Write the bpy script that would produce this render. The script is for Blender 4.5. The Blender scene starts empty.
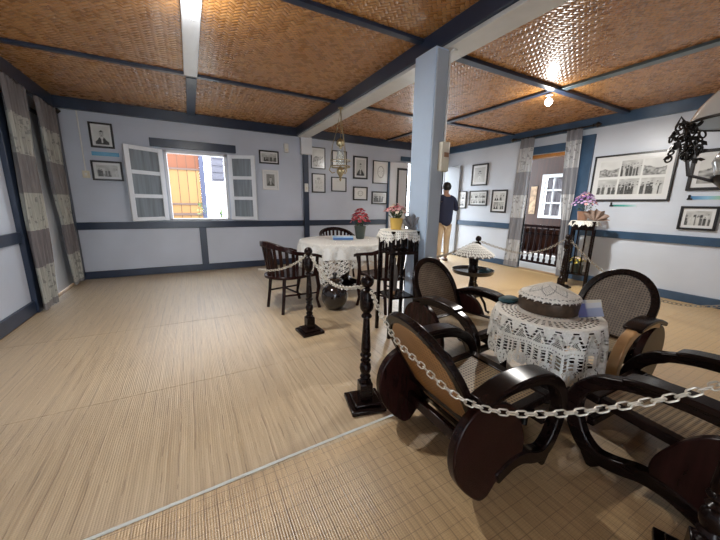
import bpy, math, random
from mathutils import Vector, Matrix
WORLD = 9.5
EXPO = 0.0
BULB1, BULB2 = 46, 74
CH1 = [(0.895, 1.50, 0.80), (0.829, 1.316, 0.765), (0.819, 1.21, 0.702), (0.808, 1.079, 0.658), (0.814, 0.939, 0.629), (0.823, 0.823, 0.600), (0.85, 0.76, 0.575), (0.879, 0.714, 0.558), (0.917, 0.653, 0.558), (0.968, 0.571, 0.579), (1.039, 0.478, 0.619), (1.095, 0.419, 0.650), (1.147, 0.364, 0.685), (1.195, 0.312, 0.719), (1.241, 0.263, 0.754), (1.31, 0.215, 0.795), (1.47, .175, .81)]
PI = math.pi
R = math.radians
S = bpy.context.scene
COL = S.collection
rnd = random.Random(7)

# ------------------------------------------------------------------ camera
H = 1.3
F_PX = 307.74
yaw, pitch, roll = 0.4987, 0.2116, 0.0169
fw = Vector((math.sin(yaw)*math.cos(pitch), math.cos(yaw)*math.cos(pitch), -math.sin(pitch)))
r0 = Vector((math.cos(yaw), -math.sin(yaw), 0))
u0 = r0.cross(fw)
rt = r0*math.cos(roll) + u0*math.sin(roll)
up = u0*math.cos(roll) - r0*math.sin(roll)
cd = bpy.data.cameras.new('camera')
cd.lens = F_PX/720*36
cd.sensor_width = 36
cd.clip_start = 0.02
cam = bpy.data.objects.new('camera', cd)
COL.objects.link(cam)
cam.matrix_world = Matrix(((rt.x, up.x, -fw.x, 0), (rt.y, up.y, -fw.y, 0), (rt.z, up.z, -fw.z, H), (0, 0, 0, 1)))
S.camera = cam

# ------------------------------------------------------------------ node helpers
class V:
    """a node socket with arithmetic"""
    def __init__(s, nt, sock): s.nt, s.k = nt, sock
    def _m(s, op, *a):
        n = s.nt.nodes.new('ShaderNodeMath'); n.operation = op
        for i, x in enumerate((s,)+a):
            if isinstance(x, V): s.nt.links.new(x.k, n.inputs[i])
            else: n.inputs[i].default_value = x
        return V(s.nt, n.outputs[0])
    def __add__(s, o): return s._m('ADD', o)
    def __sub__(s, o): return s._m('SUBTRACT', o)
    def __mul__(s, o): return s._m('MULTIPLY', o)
    def __truediv__(s, o): return s._m('DIVIDE', o)
    def floor(s): return s._m('FLOOR')
    def fract(s): return s._m('FRACT')
    def mod(s, o): return s._m('FLOORED_MODULO', o)
    def lt(s, o): return s._m('LESS_THAN', o)
    def gt(s, o): return s._m('GREATER_THAN', o)
    def abs(s): return s._m('ABSOLUTE')
    def sin(s): return s._m('SINE')
    def pow(s, o): return s._m('POWER', o)
    def min(s, o): return s._m('MINIMUM', o)
    def max(s, o): return s._m('MAXIMUM', o)

class Mat:
    def __init__(s, name, color=(.8, .8, .8), rough=.5, metal=0., spec=.5, coat=0.):
        s.m = bpy.data.materials.new(name); s.m.use_nodes = True
        s.nt = s.m.node_tree; s.b = s.nt.nodes['Principled BSDF']
        s.b.inputs['Base Color'].default_value = (*color, 1)
        s.b.inputs['Roughness'].default_value = rough
        s.b.inputs['Metallic'].default_value = metal
        s.b.inputs['Specular IOR Level'].default_value = spec
        s.b.inputs['Coat Weight'].default_value = coat
        s.b.inputs['Coat Roughness'].default_value = .12
    def new(s, t): return s.nt.nodes.new(t)
    def link(s, a, b): s.nt.links.new(a.k if isinstance(a, V) else a, b)
    def coords(s, which='Object'):
        tc = s.new('ShaderNodeTexCoord'); sx = s.new('ShaderNodeSeparateXYZ')
        s.nt.links.new(tc.outputs[which], sx.inputs[0])
        s.tc = tc.outputs[which]
        return [V(s.nt, o) for o in sx.outputs]
    def comb(s, x, y, z=0.):
        n = s.new('ShaderNodeCombineXYZ')
        for i, q in enumerate((x, y, z)):
            if isinstance(q, V): s.nt.links.new(q.k, n.inputs[i])
            else: n.inputs[i].default_value = q
        return n.outputs[0]
    def white(s, x, y=0.):
        n = s.new('ShaderNodeTexWhiteNoise'); n.noise_dimensions = '2D'
        s.nt.links.new(s.comb(x, y), n.inputs[0]); return V(s.nt, n.outputs['Value'])
    def noise(s, scale, detail=3, vec=None, stretch=None):
        n = s.new('ShaderNodeTexNoise'); n.inputs['Scale'].default_value = scale; n.inputs['Detail'].default_value = detail
        v = vec
        if v is None:
            if not hasattr(s, 'tc'): s.coords()
            v = s.tc
        if stretch:
            mp = s.new('ShaderNodeMapping'); mp.inputs['Scale'].default_value = stretch
            s.nt.links.new(v, mp.inputs[0]); v = mp.outputs[0]
        s.nt.links.new(v, n.inputs['Vector']); return V(s.nt, n.outputs[0])
    def ramp(s, fac, stops):
        n = s.new('ShaderNodeValToRGB'); e = n.color_ramp.elements
        while len(e) < len(stops): e.new(.5)
        for q, (p, c) in zip(e, stops): q.position = p; q.color = (*c, 1)
        s.link(fac, n.inputs[0]); return n.outputs[0]
    def mix(s, fac, a, b, mode='MIX'):
        n = s.new('ShaderNodeMix'); n.data_type = 'RGBA'; n.blend_type = mode
        if isinstance(fac, V): s.link(fac, n.inputs[0])
        else: n.inputs[0].default_value = fac
        for q, i in ((a, 6), (b, 7)):
            if isinstance(q, tuple): n.inputs[i].default_value = (*q, 1)
            else: s.link(q, n.inputs[i])
        return n.outputs[2]
    def color(s, c): s.link(c, s.b.inputs['Base Color'])
    def rough(s, v): s.link(v, s.b.inputs['Roughness'])
    def bump(s, h, strength=.3, dist=.01):
        n = s.new('ShaderNodeBump'); n.inputs['Strength'].default_value = strength; n.inputs['Distance'].default_value = dist
        s.link(h, n.inputs['Height']); s.link(n.outputs[0], s.b.inputs['Normal'])

def simple(name, c, rough=.5, metal=0., coat=0., var=.0, scale=8, stretch=None, bump=0.):
    m = Mat(name, c, rough, metal, coat=coat)
    if var or bump:
        n = m.noise(scale, 4, stretch=stretch)
        if var: m.color(m.ramp(n, [(.3, tuple(x*(1-var) for x in c)), (.7, tuple(min(1, x*(1+var)) for x in c))]))
        if bump: m.bump(n, bump, .01)
    return m.m

M = {}
# painted boards
def wall_paint(name, c, axis):
    m = Mat(name, c, .34)
    co = m.coords(); z = co[2]
    n = m.noise(1.6, 3)
    m.color(m.ramp(n, [(.3, tuple(x*.93 for x in c)), (.7, tuple(min(1, x*1.04) for x in c))]))
    g = (z/.155).fract(); groove = (g-.5).abs().gt(.475)
    m.bump(n*.25 - groove*.35, .35, .006)
    return m.m
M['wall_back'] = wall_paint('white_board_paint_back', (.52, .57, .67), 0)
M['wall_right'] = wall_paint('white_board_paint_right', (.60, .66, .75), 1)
M['white_paint'] = simple('white_gloss_paint', (.68, .71, .76), .3, var=.05, scale=3)
M['post_lit'] = simple('post_paint_lit_side', (.47, .59, .75), .3, var=.05, scale=3)  # side face of the post, window light painted in as paler blue
M['post_shaded'] = simple('post_paint_shaded_front', (.40, .44, .49), .3, var=.05, scale=3)  # front of the same post, painted greyer as the less lit face
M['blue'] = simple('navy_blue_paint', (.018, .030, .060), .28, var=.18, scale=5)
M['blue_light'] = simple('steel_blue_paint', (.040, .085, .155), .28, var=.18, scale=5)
M['dark_wood'] = simple('dark_polished_wood', (.0095, .0048, .0043), .23, coat=0., var=.45, scale=6, stretch=(1, 6, 6))
M['red_wood'] = simple('reddish_brown_polished_wood', (.017, .0055, .0050), .23, coat=0., var=.4, scale=6, stretch=(6, 6, 1))
M['tan_sheen'] = simple('wood_with_tan_floor_sheen', (.55, .33, .15), .3, var=.2, scale=6)  # floor reflection on dark varnish, painted in as a tan colour
for k_ in ('dark_wood', 'red_wood'): M[k_].node_tree.nodes['Principled BSDF'].inputs['Specular IOR Level'].default_value = .2
M['black'] = simple('black_frame_lacquer', (.012, .012, .014), .3)
M['matte'] = simple('picture_card', (.70, .72, .73), .25, coat=.4)
M['white_frame'] = simple('white_frame_paint', (.75, .75, .75), .3)
M['brass'] = simple('aged_brass', (.40, .34, .21), .4, .9, var=.25, scale=30)
M['iron'] = simple('dark_cast_iron', (.035, .03, .028), .38, .7)
M['chain'] = simple('dull_white_metal_chain', (.62, .59, .52), .38, .45, var=.12, scale=40)
M['chain_dark'] = simple('weathered_metal_chain', (.33, .30, .25), .45, .4)
M['pane'] = simple('grey_reflecting_shutter_glass', (.20, .23, .26), .12, var=.2, scale=4, stretch=(6, 6, .4))  # reflected wall and curtain painted into the panes as streaky grey
M['lace'] = simple('white_cotton_crochet', (.78, .77, .72), .85, var=.1, scale=120, bump=.5)
M['linen'] = simple('plain_white_tablecloth', (.80, .81, .80), .8, var=.05, scale=12)
M['ceramic'] = simple('dark_brown_glazed_ceramic', (.014, .010, .010), .12, coat=.6, var=.3)
M['yellow'] = simple('yellow_glazed_pot', (.72, .47, .10), .3, coat=.3)
M['greenpot'] = simple('dark_grey_green_vase', (.055, .07, .06), .3)
M['pink'] = simple('pale_pink_petals', (.68, .36, .36), .7, var=.3, scale=20)
M['cream'] = simple('cream_petals', (.75, .62, .50), .7, var=.2, scale=20)
M['red'] = simple('crimson_petals', (.42, .035, .055), .6, var=.4, scale=20)
M['rose'] = simple('pink_red_petals', (.60, .14, .17), .6, var=.3, scale=20)
M['purple'] = simple('violet_petals', (.30, .14, .40), .7, var=.3, scale=20)
M['lilac'] = simple('lilac_petals', (.52, .36, .58), .7, var=.3, scale=20)
M['yellowpetal'] = simple('yellow_petals', (.72, .60, .12), .7)
M['leaf'] = simple('dark_green_leaves', (.04, .09, .03), .5, var=.4, scale=20)
M['kraft'] = simple('brown_wrapping_paper', (.30, .22, .18), .7, var=.2, scale=12, bump=.5)
M['greypaper'] = simple('grey_wrapping_paper', (.28, .28, .30), .6, var=.25, scale=12, bump=.5)
M['terracotta'] = simple('brown_flower_pot', (.26, .14, .09), .5)
M['basket'] = simple('dark_rattan_band', (.060, .036, .022), .4, var=.35, scale=40)
M['teal'] = simple('dark_teal_cloth', (.02, .07, .085), .7, var=.3)
M['tray'] = simple('dark_lacquer_tray', (.018, .014, .012), .2, coat=.4)
M['opal'] = simple('white_opal_glass', (.78, .80, .79), .1, coat=.5)
M['opal'].node_tree.nodes['Principled BSDF'].inputs['Transmission Weight'].default_value = .3
M['plasticwhite'] = simple('white_plastic', (.72, .73, .72), .4)
M['plasticcream'] = simple('cream_plastic', (.68, .64, .52), .4)
M['black_plastic'] = simple('shiny_black_plastic', (.012, .010, .016), .12, coat=.8, bump=.9, scale=14)
M['tape'] = simple('white_binding_tape', (.78, .80, .74), .6)
M['skin'] = simple('brown_skin', (.36, .20, .13), .5)
M['hair'] = simple('black_hair', (.008, .008, .009), .4)
M['navy'] = simple('navy_jacket_cloth', (.010, .014, .042), .8)
M['khaki'] = simple('khaki_trouser_cloth', (.50, .38, .25), .8, var=.1)
M['shoe'] = simple('brown_shoe_leather', (.10, .05, .03), .4)
M['veranda_wood'] = simple('red_brown_veranda_boards', (.042, .011, .0035), .4, var=.35, scale=3, stretch=(6, 6, .4))
M['orange_wood'] = simple('orange_door_head_board', (.40, .17, .04), .4, var=.2)
M['concrete'] = simple('pale_concrete', (.42, .41, .39), .8, var=.06)
M['eave'] = simple('grey_lilac_eave', (.10, .095, .115), .7)
M['hedge'] = simple('pale_green_leaves', (.10, .15, .05), .7, var=.3)
M['fence'] = simple('white_fence_paint', (.22, .22, .25), .6)
M['bluegrey'] = simple('blue_grey_post_paint', (.05, .055, .10), .5)
M['curtain_lining'] = simple('pale_door_paint', (.66, .71, .78), .35, var=.04, scale=2)

def mat_emit(name, c, s):
    m = Mat(name, c, .4)
    m.b.inputs['Emission Color'].default_value = (*c, 1); m.b.inputs['Emission Strength'].default_value = s
    return m.m
M['bulb'] = mat_emit('lit_white_bulb', (.95, .97, 1), 26)

def mat_glass():
    m = Mat('clear_lamp_glass', (.92, .95, .95), .03)
    m.b.inputs['Transmission Weight'].default_value = .92
    m.b.inputs['IOR'].default_value = 1.25
    return m.m
M['glass'] = mat_glass()

def mat_plank():
    m = Mat('orange_outdoor_planks', rough=.6)
    x, y, z = m.coords()
    k = (x/.236).floor(); g = (x/.236).fract()
    w = m.white(k)
    c = m.mix(z.gt(2.26), m.ramp(w, [(0, (.235, .115, .033)), (1, (.29, .155, .05))]), (.15, .042, .012))  # boards above the upper batten painted darker for shadow
    m.color(m.mix((g-.5).abs().gt(.46), c, (.07, .03, .012)))
    return m.m
M['plank'] = mat_plank()

def mat_ceiling():
    m = Mat('woven_bamboo_ceiling', rough=.25, coat=.25)
    x, y, z = m.coords()
    wob = m.noise(2.2, 2)*.02
    w = .034
    u = (x+y)*(.7071/w)+wob; v = (x-y)*(.7071/w)+wob
    i, j = u.floor(), v.floor(); fu, fv = u.fract(), v.fract()
    # chevron: the weave slants the other way in alternate bands
    over = (i+j).mod(4.).lt(2.)
    pu = (fu-.5).abs(); pv = (fv-.5).abs()
    # strips along u (constant j) on top where over
    au = ((u+v.floor()).mod(4.)/2.).fract()
    av = ((v+u.floor()).mod(4.)/2.).fract()
    hu = (pv*pv*-2.2+1.)+((au-.5)*(au-.5)*-1.6)
    hv = (pu*pu*-2.2+1.)+((av-.5)*(av-.5)*-1.6)
    h = over*hu+(over*-1.+1.)*hv
    ku = m.white(j, ((u+j)/4.).floor()); kv = m.white(i, ((v+i)/4.).floor()+57.)
    k = over*ku+(over*-1.+1.)*kv
    gr = m.noise(1.1, 3)
    t = k*.42+gr*.5+.05
    c = m.ramp(t, [(.1, (.30, .125, .033)), (.5, (.46, .215, .062)), (.95, (.62, .34, .12))])
    gap = pu.max(0.)*0.+(h*1.).lt(.42)
    m.color(m.mix(gap, c, (.14, .055, .016)))
    m.rough(k*.16+.22)
    m.bump(h, .6, .012)
    return m.m
M['ceiling'] = mat_ceiling()

def mat_mat(name, grid):
    m = Mat(name, rough=.42, coat=.9)
    m.b.inputs['Coat Roughness'].default_value = .37
    x, y, z = m.coords()
    wob = m.noise(3., 2)
    sx = (x*1.0+wob*.012)
    k = (sx/.011).floor()
    seg = ((y+m.white(k)*1.7)/1.1).floor()
    w = m.white(k, seg)
    streak = m.noise(5., 5, stretch=(9, .5, 1))
    w2 = m.white((sx/.034).floor(), seg)
    t = w*.22+streak*.62+w2*.12+.02
    c = m.ramp(t, [(.12, (.27, .185, .105)), (.40, (.45, .335, .20)), (.62, (.54, .415, .26)), (.9, (.62, .49, .33))])
    fine = (y/.0105).fract()
    line = (fine-.5).abs().gt(.36)
    c = m.mix(line*(.14 if not grid else .22), c, (.22, .13, .05))
    if grid: c = m.mix(1., c, (1.02, .92, .76), 'MULTIPLY')
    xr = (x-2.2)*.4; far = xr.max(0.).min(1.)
    c = m.mix(far*.85, c, m.mix(w*.3+streak*.3, (.62, .42, .18), (.72, .50, .24)))  # mat plainer to the right, with warm bulb light tinted in
    if grid:
        gx = ((x+wob*.012)/.052).fract(); gy = ((y+wob*.012)/.055).fract()
        lg = (gx-.5).abs().gt(.468).max((gy-.5).abs().gt(.474))
        br = m.noise(9., 2)
        c = m.mix(lg*br.gt(.38)*.55, c, (.10, .055, .025))
    else:
        gx = ((x+wob*.03)/.074).fract()
        br = m.noise(6., 3, stretch=(5, .5, 1))
        c = m.mix((gx-.5).abs().gt(.468)*br.gt(.50)*.55, c, (.13, .07, .03))
    m.color(c)
    fx = (sx/.011).fract(); h = ((fx-.5)*(fx-.5))*-2.5+line*-.5+w*.5
    m.rough(w*.16+streak*.15+.24)
    m.bump(h, .45, .004)
    m.nt.links.new(m.b.inputs['Normal'].links[0].from_socket, m.b.inputs['Coat Normal'])
    return m.m
M['mat_main'] = mat_mat('split_bamboo_mat', False)
M['mat_grid'] = mat_mat('checked_bamboo_mat', True)

def mat_cane(name, a, b, hole):
    m = Mat(name, rough=.35)
    x, y, z = m.coords('UV')
    s = .019
    p, q = (x/s).fract(), (y/s).fract()
    d = ((p-.5)*(p-.5)+(q-.5)*(q-.5))
    dg = ((x+y)/s).fract(); dh = ((x-y)/s).fract()
    h = d.lt(.10)
    t = m.noise(14., 3, vec=m.tc)
    c = m.ramp(t, [(.3, a), (.7, b)])
    m.color(m.mix(h, c, hole))
    m.bump(d*1.6, .5, .004)
    return m.m
M['cane_dim_side'] = mat_cane('woven_cane_dim_grey_brown', (.15, .105, .068), (.23, .17, .115), (.03, .02, .013))  # front of the one cane back, its dimmer light painted in
M['cane'] = mat_cane('woven_cane_warm_lit_orange', (.36, .17, .05), (.50, .26, .085), (.10, .04, .014))  # rear of the same cane, warm light painted into the orange
M['cane_seat'] = mat_cane('woven_cane_pale', (.27, .20, .115), (.36, .275, .165), (.075, .052, .03))

def mat_curtain(name, cols, light, off, per):
    m = Mat(name, rough=.85)
    x, y, z = m.coords('UV')
    row = ((y+off)/per).floor()
    k = (row*1.).mod(2.)
    kk = m.white(row, ((x+.13)*.8).floor())
    base = m.mix(k, cols[0], cols[1])
    base = m.mix(kk*.45, base, cols[2])
    st = m.noise(60., 2, vec=m.tc, stretch=(1, .05, 1))
    base = m.mix((st-.35)*1.1, base, (.04, .04, .045) if not light else (.12, .12, .14))
    pat = m.noise(9., 5, vec=m.tc)
    ring = ((pat*22.).sin()).gt(.72)*k*kk.gt(.4)
    base = m.mix(ring*.55, base, (.10, .10, .11))
    m.color(base)
    return m.m
M['curtain_left'] = mat_curtain('patchwork_grey_curtain', ((.165, .15, .16), (.46, .47, .42), (.30, .30, .29)), False, .32, .42)
M['curtain_right'] = mat_curtain('patchwork_pale_curtain', ((.24, .25, .28), (.66, .68, .70), (.42, .44, .47)), True, .31, .46)

def mat_attr():
    m = Mat('printed_photograph', rough=.22, coat=.5)
    a = m.new('ShaderNodeAttribute'); a.attribute_name = 'Col'
    m.color(a.outputs['Color']); return m.m
M['print'] = mat_attr()

def mat_crochet():
    # fine openwork cotton: small see-through meshes
    m = Mat('openwork_lace', (.80, .79, .75), .85)
    x, y, z = m.coords('UV')
    s = .021
    p, q = (x/s).fract(), (y/s).fract()
    n = m.noise(26., 2, vec=m.tc)
    d = (p-.5).abs().max((q-.5).abs())
    hole = d.lt(.30)*n.gt(.46)
    t = m.new('ShaderNodeBsdfTransparent'); mx = m.new('ShaderNodeMixShader')
    m.link(hole*.85, mx.inputs[0]); m.link(m.b.outputs[0], mx.inputs[1]); m.link(t.outputs[0], mx.inputs[2])
    m.link(mx.outputs[0], m.nt.nodes['Material Output'].inputs[0])
    return m.m
M['openwork'] = mat_crochet()

# ------------------------------------------------------------------ mesh helpers
class MB:
    def __init__(s): s.v, s.f, s.uv, s.col = [], [], None, None
    def add(s, vs, fs, T=None):
        o = len(s.v)
        s.v += [tuple(T @ Vector(v)) if T else tuple(v) for v in vs]
        s.f += [tuple(i+o for i in f) for f in fs]
        return s
    def box(s, x0, x1, y0, y1, z0, z1, T=None):
        v = [(x, y, z) for z in (z0, z1) for y in (y0, y1) for x in (x0, x1)]
        return s.add(v, [(0, 2, 3, 1), (4, 5, 7, 6), (0, 1, 5, 4), (2, 6, 7, 3), (0, 4, 6, 2), (1, 3, 7, 5)], T)
    def lathe(s, prof, n=24, T=None, close=True):
        v, f = [], []
        for r, z in prof:
            for k in range(n):
                a = 2*PI*k/n; v.append((r*math.cos(a), r*math.sin(a), z))
        for i in range(len(prof)-1):
            for k in range(n):
                a, b = i*n+k, i*n+(k+1) % n
                f.append((a, b, b+n, a+n))
        if close:
            if prof[0][0] > 1e-6: f.append(tuple(range(n))[::-1])
            if prof[-1][0] > 1e-6: f.append(tuple(range((len(prof)-1)*n, len(prof)*n)))
        return s.add(v, f, T)
    def tube(s, pts, r, n=8, closed=False, T=None, flat=1.):
        pts = [Vector(p) for p in pts]; m = len(pts)
        rr = r if hasattr(r, '__len__') else [r]*m
        tan = []
        for i in range(m):
            a = pts[(i-1) % m] if (closed or i > 0) else pts[i]
            b = pts[(i+1) % m] if (closed or i < m-1) else pts[i]
            t = (b-a); tan.append(t.normalized() if t.length > 1e-9 else Vector((0, 0, 1)))
        ref = Vector((0, 0, 1)) if abs(tan[0].z) < .9 else Vector((1, 0, 0))
        nn = (ref-tan[0]*ref.dot(tan[0])).normalized()
        v, f = [], []
        for i in range(m):
            nn = (nn-tan[i]*nn.dot(tan[i])); nn = nn.normalized() if nn.length > 1e-6 else tan[i].orthogonal().normalized()
            bb = tan[i].cross(nn)
            for k in range(n):
                a = 2*PI*k/n
                v.append(pts[i]+nn*(math.cos(a)*rr[i])+bb*(math.sin(a)*rr[i]*flat))
        for i in range(m if closed else m-1):
            i2 = (i+1) % m
            for k in range(n):
                k2 = (k+1) % n
                f.append((i*n+k, i*n+k2, i2*n+k2, i2*n+k))
        if not closed:
            f.append(tuple(range(n))[::-1]); f.append(tuple(range((m-1)*n, m*n)))
        return s.add(v, f, T)
    def prism(s, poly, d0, d1, T=None):
        """polygon in local xz, thickness along y"""
        n = len(poly)
        v = [(x, d0, z) for x, z in poly]+[(x, d1, z) for x, z in poly]
        f = [tuple(range(n)), tuple(range(n, 2*n))[::-1]]
        for i in range(n):
            j = (i+1) % n; f.append((j, i, i+n, j+n))
        return s.add(v, f, T)
    def band(s, path, half, y0, y1, T=None, closed=False):
        """flat bent board: xz centre line with in-plane half thickness (list), width y0..y1"""
        m = len(path); P = [Vector((p[0], 0, p[1])) for p in path]
        hh = half if hasattr(half, '__len__') else [half]*m
        v, f = [], []
        for i in range(m):
            a = P[(i-1) % m] if (closed or i > 0) else P[i]
            b = P[(i+1) % m] if (closed or i < m-1) else P[i]
            t = (b-a).normalized(); nrm = Vector((-t.z, 0, t.x))
            A, B = P[i]+nrm*hh[i], P[i]-nrm*hh[i]
            v += [(A.x, y0, A.z), (A.x, y1, A.z), (B.x, y1, B.z), (B.x, y0, B.z)]
        for i in range(m if closed else m-1):
            j = (i+1) % m
            for k in range(4):
                k2 = (k+1) % 4; f.append((i*4+k, i*4+k2, j*4+k2, j*4+k))
        if not closed: f += [(3, 2, 1, 0), tuple((m-1)*4+k for k in range(4))]
        return s.add(v, f, T)
    def sphere(s, c, r, n=12, m=8, T=None, sc=(1, 1, 1)):
        v = [(c[0], c[1], c[2]+r*sc[2])]; f = []
        for i in range(1, m):
            t = PI*i/m
            for k in range(n):
                a = 2*PI*k/n
                v.append((c[0]+r*sc[0]*math.sin(t)*math.cos(a), c[1]+r*sc[1]*math.sin(t)*math.sin(a), c[2]+r*sc[2]*math.cos(t)))
        v.append((c[0], c[1], c[2]-r*sc[2])); L = len(v)-1
        for k in range(n): f.append((0, 1+k, 1+(k+1) % n))
        for i in range(m-2):
            for k in range(n):
                a, b = 1+i*n+k, 1+i*n+(k+1) % n; f.append((a, a+n, b+n, b))
        for k in range(n): f.append((L, 1+(m-2)*n+(k+1) % n, 1+(m-2)*n+k))
        return s.add(v, f, T)
    def build(s, name, mat, parent=None, bevel=0., smooth=True, seg=2, angle=40):
        me = bpy.data.meshes.new(name)
        me.from_pydata([tuple(v) for v in s.v], [], s.f)
        if s.uv:
            L = me.uv_layers.new(name='UVMap')
            for lp in me.loops: L.data[lp.index].uv = s.uv[lp.vertex_index]
        if s.col:
            A = me.color_attributes.new('Col', 'FLOAT_COLOR', 'POINT')
            for i, c in enumerate(s.col): A.data[i].color = (*c, 1)
        me.validate(); me.update()
        import bmesh
        bm = bmesh.new(); bm.from_mesh(me); bmesh.ops.recalc_face_normals(bm, faces=bm.faces); bm.to_mesh(me); bm.free()
        if smooth:
            me.shade_smooth()
            me.set_sharp_from_angle(angle=R(angle))
        me.materials.append(mat)
        o = bpy.data.objects.new(name, me); COL.objects.link(o)
        if parent: o.parent = parent
        if bevel:
            b = o.modifiers.new('bevel', 'BEVEL'); b.width = bevel; b.segments = seg; b.limit_method = 'ANGLE'; b.angle_limit = R(35)
        return o

def tag(o, label=None, cat=None, group=None, kind=None):
    if label: o['label'] = label
    if cat: o['category'] = cat
    if group: o['group'] = group
    if kind: o['kind'] = kind
    return o
def thing(name, label, cat, loc=(0, 0, 0), rz=0., group=None):
    o = bpy.data.objects.new(name, None); COL.objects.link(o)
    o.empty_display_size = .05
    o.location = loc; o.rotation_euler = (0, 0, rz)
    return tag(o, label, cat, group)
def struct(name, mb, mat, parent=None, bevel=0.):
    o = mb.build(name, mat, parent, bevel)
    if parent is None: o['kind'] = 'structure'
    return o
def copy_tree(o, parent=None):
    c = o.copy(); COL.objects.link(c)
    if parent: c.parent = parent
    for ch in list(o.children): copy_tree(ch, c)
    return c
def Tr(x=0, y=0, z=0, rz=0., rx=0., ry=0.):
    return Matrix.Translation((x, y, z)) @ Matrix.Rotation(rz, 4, 'Z') @ Matrix.Rotation(ry, 4, 'Y') @ Matrix.Rotation(rx, 4, 'X')

# ------------------------------------------------------------------ room
D, RX, LX = 6.5245, 6.1464, 1.70
YB = -2.4                        # the room runs on behind the camera
ZC = 2.78
ZB, ZR1, ZR0, ZS = 2.617, .935, .816, .124
struct('floor', MB().box(-LX-.2, RX+.2, YB, D+.15, -.12, -.006), simple('plain_floor_boards', (.30, .18, .08), .5, var=.2))
ce = struct('ceiling', MB().box(-LX-.2, RX+.2, YB, D+.15, ZC, ZC+.06), M['ceiling'])

# back wall with window and double door
wb = MB()
WX0, WX1, WZ0, WZ1 = -.33, .67, .955, 2.155
DX0, DX1, DZ1 = 4.84, 6.06, 2.31
T_ = .12
def slab(mb, x0, x1, z0, z1): mb.box(x0, x1, D, D+T_, z0, z1)
slab(wb, -LX-.12, WX0, 0, ZC); slab(wb, WX0, WX1, 0, WZ0); slab(wb, WX0, WX1, WZ1, ZC)
slab(wb, WX1, DX0, 0, ZC); slab(wb, DX0, DX1, DZ1, ZC); slab(wb, DX1, RX+.12, 0, ZC)
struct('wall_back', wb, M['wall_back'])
wfm = MB()
for x0, x1, z0, z1 in ((-LX-.12, -.9, 0, ZC), (-.9, .2, 2.25, ZC), (.2, RX+.12, 0, ZC)):
    if z1 > z0: wfm.box(x0, x1, YB-.12, YB, z0, z1)
struct('wall_front_unseen', wfm, M['wall_back'])  # unseen wall added behind the camera, its opening sized for the fill light
wr = MB()
RY0, RY1, RZ1 = 3.23, 4.18, 2.30
def rslab(y0, y1, z0, z1): wr.box(RX, RX+.12, y0, y1, z0, z1)
rslab(YB, RY0, 0, ZC); rslab(RY0, RY1, RZ1, ZC); rslab(RY1, D, 0, ZC)
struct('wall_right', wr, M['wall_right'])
wl = MB()
LY0, LY1, LZ1 = 4.94, 6.36, 2.44
def lslab(y0, y1, z0, z1): wl.box(-LX-.12, -LX, y0, y1, z0, z1)
lslab(YB, LY0, 0, ZC); lslab(LY0, LY1, LZ1, ZC); lslab(LY1, D, 0, ZC)
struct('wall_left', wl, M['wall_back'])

# blue bands: top beams, rails, skirting
tn = [0]
def trim(mb, mat, bevel=.004):
    tn[0] += 1
    return struct('trim_%d' % tn[0], mb, mat, None, bevel)
b = M['blue']; bl = M['blue_light']
trim(MB().box(-LX, RX, D-.06, D, ZB, ZC), b)
trim(MB().box(RX-.06, RX, YB, D-.06, ZB, ZC), bl)
trim(MB().box(-LX, -LX+.06, YB, D-.06, ZB-.02, ZC), b)
trim(MB().box(-LX+.08, 2.135, D-.03, D, ZR0, ZR1), b)
trim(MB().box(2.255, 4.30, D-.03, D, ZR0, ZR1), b)
trim(MB().box(RX-.03, RX, 4.38, 6.05, ZR0, ZR1), bl)
trim(MB().box(RX-.03, RX, YB, 3.0, ZR0, ZR1), bl)
trim(MB().box(-LX, -LX+.03, YB, 4.76, ZR0, ZR1), b)
struct('baseboard_back', MB().box(-LX+.08, 4.28, D-.03, D, 0, ZS), b, None, .004)
bb = MB(); bb.box(RX-.03, RX, 4.22, 6.05, 0, ZS); bb.box(RX-.03, RX, YB, 3.0, 0, ZS)
struct('baseboard_right', bb, bl, None, .004)
struct('baseboard_left', MB().box(-LX, -LX+.03, YB, 4.76, 0, ZS+.02), b, None, .004)
# uprights
trim(MB().box(-LX, -LX+.08, D-.10, D, 0, ZB), b)
trim(MB().box(-LX, -LX+.05, 4.76, 4.94, 0, ZB-.02), b)
trim(MB().box(.115, .23, D-.028, D, ZS, ZR0), b)
trim(MB().box(2.14, 2.25, D-.07, D, 0, 2.28), b)
trim(MB().box(2.09, 2.32, D-.10, D, 2.28, 2.617), M['white_paint'])
trim(MB().box(RX-.04, RX, 3.0, 3.215, 0, 2.52), bl)

# ceiling battens
trim(MB().box(-LX, 2.0, 4.515, 4.585, ZC-.03, ZC), b)
trim(MB().box(2.25, RX-.06, 4.515, 4.585, ZC-.03, ZC), b)
trim(MB().box(-LX, 2.0, 2.53, 2.60, ZC-.03, ZC), b)
trim(MB().box(2.25, RX-.06, 2.56, 2.65, ZC-.04, ZC), b)
trim(MB().box(-LX, 2.0, .52, .60, ZC-.03, ZC), b)
trim(MB().box(2.25, RX-.06, .52, .60, ZC-.03, ZC), b)
trim(MB().box(.065, .205, YB, 4.50, ZC-.045, ZC), M['white_paint'])
trim(MB().box(.085, .205, 4.60, D-.06, ZC-.035, ZC), b)
trim(MB().box(4.16, 4.25, 2.66, D-.06, ZC-.03, ZC), b)
trim(MB().box(4.22, 4.33, YB, 2.55, ZC-.03, ZC), simple('grey_blue_batten_paint', (.09, .13, .15), .3))
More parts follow.
